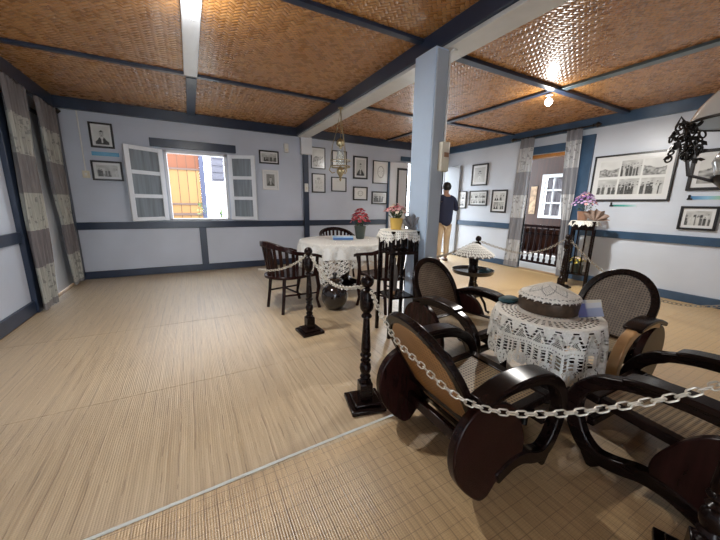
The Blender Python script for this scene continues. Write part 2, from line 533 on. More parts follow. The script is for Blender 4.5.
# main beam and post
trim(MB().box(2.0, 2.25, YB, D-.06, 2.635, ZC), b)
trim(MB().box(2.03, 2.26, YB, D-.06, 2.60, 2.634), simple('pale_beam_soffit_paint', (.62, .63, .62), .35, var=.05))
pm = MB(); pm.box(1.915, 2.055, 2.25, 2.53, 0, 2.60)
post = trim(pm, M['post_lit'], .006)
pt = MB(); pt.box(1.925, 2.063, 2.238, 2.25, 0, 2.58)
struct('post_shaded_front', pt, M['post_shaded'], post, .003)
pt = MB(); pt.box(2.055, 2.09, 2.27, 2.34, 0, 2.60)
struct('post_fillet', pt, M['white_paint'], post, .003)

# ------------------------------------------------------------------ matting on the floor
def mat_piece(label, y0, y1, m, z, x0=-LX+.035, x1=RX-.035):
    o = MB().box(x0, x1, y0, y1, -.0055, z).build('woven_mat', m, None)
    tag(o, label, 'floor mat', 'bamboo floor mats')
E0 = 1.345
mat_piece('checked bamboo floor mat nearest the camera, on the near side of the white tape', YB, E0, M['mat_grid'], 0.)
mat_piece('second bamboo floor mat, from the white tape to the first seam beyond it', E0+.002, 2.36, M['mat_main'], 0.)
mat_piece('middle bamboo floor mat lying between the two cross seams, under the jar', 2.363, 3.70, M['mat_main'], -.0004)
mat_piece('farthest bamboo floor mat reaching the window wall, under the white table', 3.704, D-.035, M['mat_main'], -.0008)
tp = []
for k in range(41):
    x = -1.2+3.4*k/40
    tp.append((x, 1.335+.0545*(x+.4)/1.43+.004*math.sin(x*3), .0045))
o = MB().tube(tp, .010, 6, flat=.3).build('binding_tape', M['tape'])
tag(o, 'thin white binding tape running along the floor mat edge', 'tape')

# ------------------------------------------------------------------ window
win = thing('window_1', None, None, (0, D, 0)); win['kind'] = 'structure'
fr = MB()
for x0, x1, z0, z1 in ((WX0, WX0+.045, WZ0, WZ1), (WX1-.045, WX1, WZ0, WZ1), (WX0, WX1, WZ1-.045, WZ1), (WX0, WX1, WZ0, WZ0+.03)):
    fr.box(x0, x1, -.01, T_, z0, z1)
fr.build('window_frame', M['white_paint'], win, .004)
MB().box(-.51, .84, -.045, -.001, 2.19, 2.325).build('lintel_board', M['blue'], win, .004)
def shutter(hx, ang, sgn, nm):
    w, z0, z1 = (.60 if sgn < 0 else .50), .965, 2.145
    mb = MB(); T = Tr(hx, -.02, 0, ang)
    st = .075
    for x0, x1, a, c in ((0, st, z0, z1), (w-st, w, z0, z1)): mb.box(min(sgn*x0, sgn*x1), max(sgn*x0, sgn*x1), -.035, 0, a, c, T)
    hb = (z1-z0-4*.06)/3
    for k in range(4):
        a = z0+k*(hb+.06)
        mb.box(min(sgn*st, sgn*(w-st)), max(sgn*st, sgn*(w-st)), -.035, 0, a, a+.06, T)
    s_ = mb.build(nm, M['white_paint'], win, .004)
    for k in range(3):
        a = z0+.06+k*(hb+.06)
        MB().box(min(sgn*st, sgn*(w-st)), max(sgn*st, sgn*(w-st)), -.022, -.014, a, a+hb, T).build('pane', M['pane'], s_)
shutter(WX0-.03, R(36), -1, 'shutter')
shutter(WX1+.03, R(-28), 1, 'shutter')

# ------------------------------------------------------------------ back double door (open) and what lies outside
dr = thing('door_1', None, None, (0, D, 0)); dr['kind'] = 'structure'
fr = MB()
fr.box(DX0-.05, DX0, -.02, T_, 0, DZ1); fr.box(DX1, DX1+.05, -.02, T_, 0, DZ1); fr.box(DX0-.05, DX1+.05, -.02, T_, DZ1, DZ1+.03)
fr.build('door_frame', M['white_paint'], dr, .004)
MB().box(4.62, 6.10, -.045, -.021, 2.345, 2.45).build('lintel_board', M['blue_light'], dr, .004)
lf = MB().box(4.30, 4.83, -.07, -.025, .02, 2.29).build('door_leaf', M['white_paint'], dr, .004)
MB().box(4.26, 4.30, -.05, -.001, 0, 2.30).build('hinge_stile', M['blue_light'], dr, .003)
fm = MB()
for x0, x1, z0, z1 in ((4.50, 4.55, .62, 2.17), (4.78, 4.82, .62, 2.17), (4.55, 4.78, 2.12, 2.17), (4.55, 4.78, .62, .67)): fm.box(x0, x1, -.085, -.071, z0, z1)
fm.build('black_moulding', M['black'], lf, .003)
MB().box(4.55, 4.78, -.078, -.072, .67, 2.12).build('panel', simple('pale_grey_door_glass', (.55, .56, .58), .15), lf)
MB().box(6.08, 6.125, -.56, -.03, .02, 2.29).build('door_leaf', simple('grey_door_leaf_paint', (.33, .36, .40), .35), dr, .004)

struct('ground', MB().box(-14, 22, D+T_+.002, 26, -.25, -.13).box(RX+.12, 22, YB-2, D+T_, -.25, -.13), M['concrete'])
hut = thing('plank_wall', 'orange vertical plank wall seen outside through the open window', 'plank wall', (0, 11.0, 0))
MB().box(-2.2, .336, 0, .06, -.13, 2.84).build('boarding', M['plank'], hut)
bt = MB()
for z in (2.21, 1.185, .87): bt.box(-2.2, .336, -.035, 0, z, z+(.05 if z > 1.01 else .07))
bt.build('batten', simple('orange_brown_batten', (.11, .065, .05), .6), hut)
MB().box(.338, .47, -.05, .06, -.13, 2.86).build('corner_post', M['bluegrey'], hut, .004)
ev = MB(); ev.prism([(.62, 3.0), (.90, 3.0), (.90, 1.86), (.60, 1.86)], 0, .5)
for k in range(6): ev.box(.58, .92, -.03, 0, 1.9+k*.18, 1.92+k*.18)
e_ = ev.build('roof_eave', M['eave']); e_.location = (0, 9.6, 0)
tag(e_, 'grey stepped roof eave hanging outside the window at the right of the planks', 'roof eave')
wf = thing('garden_fence', 'white post fence outside at the right side of the window view', 'fence', (0, 9.0, 0))
for x in (.80, .99): MB().box(x, x+.07, 0, .05, -.13, 1.62).build('fence_post', M['fence'], wf, .004)
f2 = MB()
for z in (.95, 1.25, 1.5): f2.box(.42, 1.4, .01, .03, z, z+.03)
f2.build('fence_rail', simple('grey_fence_rail', (.06, .06, .07), .6), wf)
hd = MB(); rr = random.Random(3)
for k in range(420):
    c = (rr.uniform(.15, 1.5), rr.uniform(0, .6), rr.uniform(0, 1.35)); a = rr.uniform(0, 6.3); s_ = rr.uniform(.03, .06)
    T = Tr(*c, a, rr.uniform(-1, 1), rr.uniform(-1, 1))
    hd.add([(-s_, 0, 0), (0, -s_*.5, 0), (s_, 0, 0), (0, s_*.5, 0)], [(0, 1, 2, 3)], T)
hd.tube([(.8, .3, -.15), (.8, .3, 1.1)], .03)
o = hd.build('garden_bush', M['hedge'], None, smooth=False); o.location = (0, 9.9, 0)
tag(o, 'pale green sunlit bush outside behind the fence in the window view', 'bush')

# ------------------------------------------------------------------ left wall door (closed, between the grey curtains)
dl = thing('door_2', None, None, (-LX, 0, 0)); dl['kind'] = 'structure'
for y0, y1 in ((LY0+.04, 5.645), (5.655, LY1-.04)):
    q = MB().box(-.06, -.02, y0, y1, .01, LZ1-.04).build('door_leaf', M['curtain_lining'], dl, .004)
fr = MB(); fr.box(-.10, .01, LY0, LY0+.04, 0, LZ1); fr.box(-.10, .01, LY1-.04, LY1, 0, LZ1); fr.box(-.10, .01, LY0+.04, LY1-.04, LZ1-.04, LZ1)
fr.build('door_frame', M['blue'], dl, .003)

# ------------------------------------------------------------------ right doorway and the veranda beyond
d3 = thing('door_3', None, None, (RX, 0, 0)); d3['kind'] = 'structure'
fr = MB(); fr.box(-.02, .12, RY0-.012, RY0, 0, RZ1); fr.box(-.02, .12, RY1, RY1+.03, 0, RZ1)
fr.build('door_frame', M['blue_light'], d3, .003)
MB().box(-.045, -.001, RY0-.01, RY1+.03, 2.315, 2.455).build('lintel_board', M['blue_light'], d3, .004)
MB().box(-.03, .12, RY0, RY1, 2.24, 2.30).build('door_head', M['orange_wood'], d3, .003)
struct('floor_veranda', MB().box(RX+.12, 8.6, 1.0, 7.4, -.13, -.02), M['concrete'])
vw = MB(); vw.box(8.6, 8.7, 1.0, 4.76, 0, 3.2); vw.box(8.6, 8.7, 5.32, 7.4, 0, 3.2); vw.box(8.6, 8.7, 4.76, 5.32, 0, 1.05); vw.box(8.6, 8.7, 4.76, 5.32, 2.12, 3.2)
struct('wall_veranda', vw, M['veranda_wood'])
struct('ceiling_veranda', MB().box(RX+.12, 8.8, 1.0, 7.4, 3.2, 3.25), M['veranda_wood'])
w2 = thing('window_2', None, None, (8.6, 0, 0)); w2['kind'] = 'structure'
fr = MB()
for y0, y1, z0, z1 in ((4.70, 4.79, 1.0, 2.16), (5.26, 5.35, 1.0, 2.16), (4.79, 5.26, 2.07, 2.16), (4.79, 5.26, 1.0, 1.08), (4.79, 5.26, 1.38, 1.43), (4.79, 5.26, 1.72, 1.77), (5.01, 5.04, 1.08, 2.07)):
    fr.box(-.04, .03, y0, y1, z0, z1)
fr.build('window_frame', M['white_frame'], w2, .004)
cu = MB(); n = 60
for k in range(n+1):
    y = 4.79+.47*k/n; x = .06+.012*math.sin(k*1.3)
    cu.v += [(x, y, 1.06), (x, y, 2.10)]
cu.f = [(2*k, 2*k+2, 2*k+3, 2*k+1) for k in range(n)]
cu.build('net_curtain', simple('grey_net_curtain', (.36, .34, .36), .8, var=.4, scale=30, stretch=(1, 3, .1)), w2)
# balustrade of turned spindles
bal = thing('balustrade', 'dark red-brown veranda balustrade of turned spindles beyond the right doorway', 'balustrade', (6.75, 0, -.02)); bal.scale = (1, 1, .94)
MB().box(-.03, .03, 3.35, 4.95, .93, .99).build('handrail', M['red_wood'], bal, .008)
MB().box(-.025, .025, 3.35, 4.95, .78, .80).build('upper_rail', M['dark_wood'], bal, .003)
MB().box(-.03, .03, 3.35, 4.95, .08, .13).build('lower_rail', M['red_wood'], bal, .004)
prof = [(.018, .13), (.03, .15), (.03, .2), (.015, .23), (.034, .36), (.04, .44), (.022, .58), (.016, .68), (.026, .72), (.016, .75), (.03, .84), (.016, .9), (.02, .93)]
sp0 = MB().lathe(prof, 12).build('spindle', M['red_wood'], bal)
for k in range(12):
    o = sp0 if k == 0 else sp0.copy()
    if k: COL.objects.link(o)
    o.parent = bal; o.location = (0, 3.42+.13*k, 0)
bp = MB(); bp.box(.05, .065, 3.35, 4.95, .36, .90)
bp.build('back_board', M['veranda_wood'], bal)
pst = thing('hanging_poster', 'narrow tan poster hanging on the brown veranda wall beside the white window', 'poster', (8.59, 5.56, 1.45))
MB().box(-.01, 0, -.09, .09, -.35, .42).build('sheet', simple('tan_poster_paper', (.45, .30, .18), .6, var=.5, scale=9), pst)
MB().tube([(-.012, -.1, .42), (-.012, .1, .42)], .01, 6).build('hanging_rod', M['black'], pst)

# ------------------------------------------------------------------ curtains
def curtain(name_label, plane, base, top, bot, z0, z1, mat, folds, depth, rodlab=None, gather=.0, group=None):
    """plane 'x': hangs in a plane of constant x; top/bot = (y0,y1) ranges"""
    t = thing('curtain', name_label, 'curtain', (0, 0, 0), 0, group)
    mb = MB(); nu, nv = folds*10, 30; mb.uv = []
    wtop = abs(top[1]-top[0])*1.7
    for j in range(nv+1):
        s_ = j/nv; z = z1+(z0-z1)*s_
        e = s_**1.2
        a = top[0]+(bot[0]-top[0])*e; c = top[1]+(bot[1]-top[1])*e
        pinch = gather*math.exp(-((s_-.62)/.12)**2); m_ = (a+c)/2
        a += (m_-a)*pinch; c += (m_-c)*pinch
        for i in range(nu+1):
            u = i/nu
            y = a+(c-a)*u+.012*math.sin(u*folds*2*PI*.5+s_*2)
            x = base+depth*(1-.3*s_)*math.sin(u*folds*2*PI+.6*math.sin(s_*3))+.010*math.sin(u*9+s_*7)
            mb.v.append((x, y, z)); mb.uv.append((u*wtop, z))
    for j in range(nv):
        for i in range(nu):
            k = j*(nu+1)+i; mb.f.append((k, k+1, k+nu+2, k+nu+1))
    mb.build('drape', mat, t, angle=180)
    for i in range(folds):
        rg = MB()
        y = top[0]+(top[1]-top[0])*(i+.5)/folds
        rg.tube([(base+.018*math.cos(a), y, z1+.012+.018*math.sin(a)) for a in [2*PI*k/12 for k in range(12)]], .003, 6, True)
        rg.build('ring', M['iron'], t)
    return t
curtain('grey and cream patchwork curtain hanging nearest the camera on the left wall', 'x', -1.60, (4.80, 5.36), (4.74, 5.16), .02, 2.55, M['curtain_left'], 6, .035, group='left wall curtains')
curtain('grey and cream patchwork curtain in the left corner beside the window wall', 'x', -1.60, (5.62, 6.30), (5.86, 6.28), .06, 2.55, M['curtain_left'], 6, .035, gather=.35, group='left wall curtains')
curtain('pale patchwork curtain on the left side of the right doorway', 'x', 6.03, (4.03, 4.31), (4.06, 4.42), .03, 2.63, M['curtain_right'], 5, .03, group='right doorway curtains')
curtain('pale patchwork curtain on the right side of the right doorway, behind the purple flowers', 'x', 6.03, (3.17, 3.42), (3.09, 3.27), .03, 2.63, M['curtain_right'], 5, .03, gather=.3, group='right doorway curtains')
def rod(label, x, y0, y1, z, coil):
    t = thing('curtain_rod', label, 'curtain rod', (x, 0, z))
    MB().tube([(0, y0, 0), (0, y1, 0)], .011, 10).build('rod', M['iron'], t)
    for s_, y in ((-1, y0), (1, y1)):
        f = MB(); f.lathe([(.012, 0), (.03, .02), (.012, .035), (.028, .06), (.045, .085), (.028, .115), (0, .15)], 4, Tr(0, y, 0, 0, R(90) if s_ < 0 else R(-90)))
        f.build('finial', M['iron'], t)
    for y in (y0+.04, y1-.04):
        MB().tube([(0, y, .0), (.03 if x > 0 else -.02, y, .01), (.1 if x > 0 else -.085, y, .02)], .008, 8).build('bracket', M['iron'], t)
    if coil:
        pts = [(.020*math.cos(k*.9), y0+(y1-y0)*(.25+.5*k/160), .020*math.sin(k*.9)) for k in range(160)]
        MB().tube(pts, .004, 5).build('coil_rings', M['iron'], t)
rod('dark curtain rod with diamond finials above the right doorway', 6.03, 3.04, 4.42, 2.645, True)
rod('dark curtain rod high on the left wall above the closed door', -1.60, 4.70, 6.36, 2.565, False)

# ------------------------------------------------------------------ framed pictures
def grid_print(nx, ny, w, h, fn, T):
    mb = MB(); mb.col = []
    for j in range(ny+1):
        for i in range(nx+1):
            u, v = i/nx, j/ny
            mb.v.append(tuple(T @ Vector(((u-.5)*w, 0, (v-.5)*h)))); c = fn(u, v)
            mb.col.append(c if isinstance(c, tuple) else (c*.97, c, c*.99))
    for j in range(ny):
        for i in range(nx):
            k = j*(nx+1)+i; mb.f.append((k, k+1, k+nx+2, k+nx+1))
    return mb
def vn(seed):
    r_ = random.Random(seed); tb = [[r_.random() for _ in range(40)] for _ in range(40)]
    def f(x, y):
        i, j = int(x) % 39, int(y) % 39; a, c = x-int(x), y-int(y)
        return (tb[i][j]*(1-a)+tb[i+1][j]*a)*(1-c)+(tb[i][j+1]*(1-a)+tb[i+1][j+1]*a)*c
    return f
def ph_group(seed, nh=6, rows=1):
    r_ = random.Random(seed); N = vn(seed)
    P_ = []
    for rw in range(rows):
        for k in range(nh):
            P_.append(((k+.5+r_.uniform(-.2, .2))/nh, .56+.16*rw+r_.uniform(-.05, .05), r_.choice((.04, .06, .10, .55, .62)), .36/nh))
    P_.sort(key=lambda q: -q[1])
    def f(u, v):
        c = .42+.30*N(u*6, v*6)-(.12 if v < .25 else 0)
        for x, y, cl, rad in P_:
            dx = (u-x)/rad
            if v < y-rad*.9 and abs(dx) < 1.15-.2*(v/y): c = cl+.10*N(u*30, v*30)
            if dx*dx+((v-y)/(rad*1.25))**2 < .45: c = .50 if v < y+rad*.35 else .05
        return c*.9
    return f
def ph_portrait(seed, suit=.03, bg=.62):
    N = vn(seed)
    def f(u, v):
        c = bg+.1*N(u*4, v*4)
        if v < .40-.9*max(0, abs(u-.5)-.12) and abs(u-.5) < .42: c = suit+.03*N(u*12, v*12)
        if v < .42 and abs(u-.5) < .05+.10*(v-.12) and v > .1: c = .75
        if v < .36 and v > .12 and abs(u-.5) < .018: c = .04
        e = ((u-.5)/.15)**2+((v-.58)/.19)**2
        if e < 1:
            c = .52+.1*(u-.4)
            if v > .68 or (abs(u-.5) > .125 and v > .55): c = .06
            if abs(v-.60) < .02 and .03 < abs(u-.5) < .09: c = .12
            if abs(v-.48) < .013 and abs(u-.5) < .05: c = .18
            if abs(u-.505) < .012 and .52 < v < .58: c = .40
        return c
    return f
def ph_land(seed):
    N = vn(seed)
    def f(u, v):
        hz = .52+.2*(N(u*4, 3)-.5)
        if v > hz: return .62+.12*N(u*4, v*4)
        return .10+.45*N(u*14, v*14)*(.5+N(u*4, v*5))
    return f
def ph_doc(seed, ink=.25, paper=.72):
    N = vn(seed)
    def f(u, v):
        if .12 < u < .88 and .1 < v < .9:
            if int(v*22) % 2 == 0 and N(u*26, int(v*22)) > .42: return ink+.2
            if v > .72 and abs(u-.5) < .18: return ink+.25*N(u*20, v*20)
        return paper
    return f
def ph_sketch(seed):
    N = vn(seed)
    def f(u, v):
        e = math.sqrt(((u-.5)/.28)**2+((v-.52)/.33)**2)
        if abs(e-1) < .09: return .35
        if e < 1 and (abs(math.sin(u*30+5*N(u*4, v*4))) < .18 or abs(v-.56) < .02 and .08 < abs(u-.5) < .2): return .42
        return .76
    return f
def multi(nx, ny, fs, gap=.05, bg=.74, lab=True):
    def f(u, v):
        i, j = min(nx-1, int(u*nx)), min(ny-1, int(v*ny)); a, c = u*nx-i, v*ny-j
        if a < gap or a > 1-gap or c < gap*1.4 or c > 1-gap*1.4: return bg
        return fs[(j*nx+i) % len(fs)]((a-gap)/(1-2*gap), (c-gap*1.4)/(1-2.8*gap))
    return f
def picture(label, wall, a0, a1, z0, z1, fn, mat_w=.04, fw_=.027, frame='black', res=None, paper='matte', tilt=0., group=None):
    w, h = abs(a1-a0), z1-z0; m_ = (a0+a1)/2; zc = (z0+z1)/2
    if wall == 'back': t = thing('framed_picture', label, 'picture', (m_, D-.004, z0), 0, group)
    else: t = thing('framed_picture', label, 'picture', (RX-.004, m_, z0), R(-90), group)
    # local: x along wall (to the right seen from the room), -y into the room
    f = MB(); hw, th = w/2, .028
    f.box(-hw, -hw+fw_, -th, 0, 0, h); f.box(hw-fw_, hw, -th, 0, 0, h); f.box(-hw+fw_, hw-fw_, -th, 0, 0, fw_); f.box(-hw+fw_, hw-fw_, -th, 0, h-fw_, h)
    f.build('frame', M[frame], t, .003)
    mo = MB().box(-hw+fw_, hw-fw_, -.012, -.001, fw_, h-fw_).build('mount', M[paper], t)
    pw, ph_ = w-2*fw_-2*mat_w, h-2*fw_-2*mat_w
    q = max(20, int(min(90, pw*110))) if not res else res
    grid_print(q, max(14, int(q*ph_/pw)), pw, ph_, fn, Tr(0, -.0135, h/2)).build('photograph', M['print'], mo, smooth=False)
    return t
picture('black framed portrait of a man in dark suit, above the blue caption strip', 'back', -1.285, -.985, 2.10, 2.475, ph_portrait(1), .025)
picture('black framed group photograph below the blue caption strip, left of window', 'back', -1.325, -.925, 1.60, 1.905, ph_group(2, 6), .035)
picture('small black framed wide photograph at upper right of window', 'back', 1.262, 1.645, 2.045, 2.295, ph_group(4, 8), .02)
picture('white framed portrait photograph below the small wide picture', 'back', 1.305, 1.625, 1.545, 1.93, ph_portrait(5, .10, .22), .05, .03, 'white_frame')
picture('thin framed glossy pale document, left of the brass lamp, beside blue post', 'back', 2.325, 2.645, 2.02, 2.455, ph_land(6), .03, .016)
picture('black framed cream certificate low beside the blue post', 'back', 2.335, 2.645, 1.525, 1.925, ph_doc(7), .03, .022)
picture('black framed pale picture hanging directly behind the brass lamp', 'back', 2.80, 3.16, 2.06, 2.43, ph_sketch(8), .03, .022)
picture('black framed document just under the picture behind the brass lamp', 'back', 2.785, 3.155, 1.56, 1.875, ph_doc(9, .5), .03, .022)
picture('black framed portrait of a man in dark suit, right of brass lamp', 'back', 3.325, 3.70, 1.86, 2.36, ph_portrait(10, .03, .5), .04, .035)
picture('small black framed drawing below the suited portrait, above red flowers', 'back', 3.33, 3.71, 1.38, 1.69, ph_sketch(11), .04, .03)
picture('thin black framed pale sketched portrait, rightmost upper on window wall', 'back', 3.845, 4.285, 1.78, 2.30, ph_sketch(12), .05, .018)
picture('black framed group photograph, rightmost lower on window wall', 'back', 3.83, 4.27, 1.30, 1.60, ph_group(13, 5, 2), .02, .03)
picture('black framed standing figure photograph, topmost on wall near doorway', 'right', 5.61, 5.14, 1.775, 2.27, ph_portrait(14, .55, .45), .05, .03)
picture('black framed pair of photographs beside the person in navy', 'right', 6.02, 5.72, 1.23, 1.66, multi(1, 2, [ph_group(15, 2), ph_group(16, 2)]), .025, .025)
picture('black framed sheet of small photographs under the standing figure picture', 'right', 5.63, 5.09, 1.305, 1.66, multi(4, 2, [ph_group(17+k, 3) for k in range(8)]), .025, .028)
picture('black framed set of four photographs left of the pale doorway curtain', 'right', 4.965, 4.565, 1.16, 1.66, multi(2, 2, [ph_portrait(30, .05, .3), ph_group(31, 3), ph_portrait(32), ph_group(33, 2)]), .03, .03)
picture('large black framed panel of six old photographs right of doorway', 'right', 2.95, 1.905, 1.415, 2.145, multi(3, 2, [ph_group(41, 5), ph_group(42, 6, 2), ph_group(43, 5, 2), ph_land(44), ph_group(45, 7, 2), ph_land(46)], .045), .06, .026, res=110)
picture('blue-black framed photograph behind the hanging white lamp', 'right', 1.755, .95, 1.555, 2.09, ph_land(50), .05, .04)
picture('small black framed photograph of a crowd below the hanging lamp', 'right', 1.755, 1.375, 1.02, 1.345, ph_group(51, 7, 2), .035, .03)
def strip(label, wall, a0, a1, z0, z1, cols, icon):
    w, h = abs(a1-a0), z1-z0; m_ = (a0+a1)/2
    if wall == 'back': t = thing('caption_strip', label, 'caption strip', (m_, D-.002, z0))
    else: t = thing('caption_strip', label, 'caption strip', (RX-.002, m_, z0), R(-90))
    def fn(u, v):
        k = min(.999, u)*(len(cols)-1); i = int(k); a = k-i
        return tuple(cols[i][q]*(1-a)+cols[i+1][q]*a for q in range(3))
    MB().box(-w/2, w/2, -.004, 0, 0, h).build('card', M['plasticwhite'], t)
    grid_print(24, 2, w*.98, h*.9, fn, Tr(0, -.005, h/2)).build('printed_band', M['print'], t, smooth=False)
    if icon:
        ic = MB(); ic.sphere((0, 0, .055), .016, 8, 6); ic.box(-.02, .035, -.006, .006, 0, .022); ic.box(-.012, .012, -.006, .006, .015, .05)
        ic.build('emblem', M['black'], t).location = (-w/2-.01, -.006, 0)
strip('light blue caption strip between the two left pictures', 'back', -1.30, -.94, 1.975, 2.045, [(.13, .38, .62), (.16, .45, .68), (.12, .36, .60)], False)
strip('green and white caption strip with black emblem under the six-photo panel', 'right', 2.60, 2.27, 1.325, 1.36, [(.05, .25, .22), (.10, .42, .38), (.55, .75, .80)], True)
strip('blue and white caption strip with black emblem above the small crowd picture', 'right', 1.69, 1.20, 1.43, 1.485, [(.05, .20, .45), (.25, .5, .7), (.35, .6, .35), (.6, .7, .7)], True)

# ------------------------------------------------------------------ small wall fittings
t = thing('wall_switch', 'cream light switch with cable running up beside left pictures', 'switch', (-1.40, D, 1.63))
MB().box(-.045, .045, -.03, -.001, 0, .11).build('switch_box', M['plasticcream'], t, .004)
MB().box(-.015, .015, -.037, -.03, .035, .075).build('rocker', M['plasticwhite'], t, .003)
MB().tube([(0, -.012, .11), (0, -.012, .98)], .010, 8).build('cable_duct', M['plasticwhite'], t)
t = thing('wall_switch', 'white light switch fixed low on the blue upright by the window wall', 'switch', (2.19, D-.07, 1.53))
MB().box(-.04, .04, -.025, 0, 0, .17).build('switch_box', M['plasticwhite'], t, .004)
MB().box(-.015, .015, -.032, -.025, .05, .1).build('rocker', M['plasticcream'], t, .003)
t = thing('wall_sensor', 'small white plastic box high on wall left of blue upright', 'wall box', (1.80, D, 2.29))
MB().box(-.045, .045, -.04, 0, 0, .17).build('housing', M['plasticwhite'], t, .008)
MB().box(-.02, .02, -.044, -.04, .03, .07).build('grille', M['plasticcream'], t, .002)
t = thing('switch_box', 'cream electrical switch box on the front of the tall post', 'switch box', (2.04, 2.238, 1.60))
MB().box(-.045, .045, -.05, 0, 0, .25).build('housing', M['plasticcream'], t, .006)
MB().box(-.02, .03, -.062, -.05, .12, .16).build('knob', simple('brown_switch_knob', (.25, .13, .07), .4), t, .004)
MB().tube([(.01, -.012, .25), (.01, -.012, .88), (.012, -.012, .96), (.03, -.015, .99)], .009, 8).build('cable_duct', M['plasticwhite'], t)
MB().tube([(.03, -.015, .99), (.07, -.01, 1.0), (.10, .0, 1.02), (.14, .03, 1.03), (.2, .06, 1.0)], .014, 8).build('cable_bunch', M['plasticwhite'], t)
for lab, x, y, z, e in (('lit white bulb on the white ceiling board near the window', .135, 2.86, ZC-.045, BULB1), ('lit white bulb hanging where the ceiling battens cross', 4.26, 2.72, ZC-.04, BULB2)):
    t = thing('ceiling_bulb', lab, 'light bulb', (x, y, z))
    MB().lathe([(.045, 0), (.045, -.012), (.024, -.02), (.022, -.05), (0, -.05)], 16).build('holder', M['plasticwhite'], t)
    MB().sphere((0, 0, -.09), .045, 16, 10).build('bulb', M['bulb'], t)
    l = bpy.data.lights.new('bulb_light', 'AREA'); l.energy = e; l.shape = 'DISK'; l.size = .10; l.color = (1, .97, .92)
    lo = bpy.data.objects.new('bulb_light', l); COL.objects.link(lo); lo.parent = t; lo.location = (0, 0, -.16)
    l = bpy.data.lights.new('bulb_glow', 'POINT'); l.energy = e*.22; l.shadow_soft_size = .06; l.color = (1, .97, .92)
    lo = bpy.data.objects.new('bulb_glow', l); COL.objects.link(lo); lo.parent = t; lo.location = (0, 0, -.2)
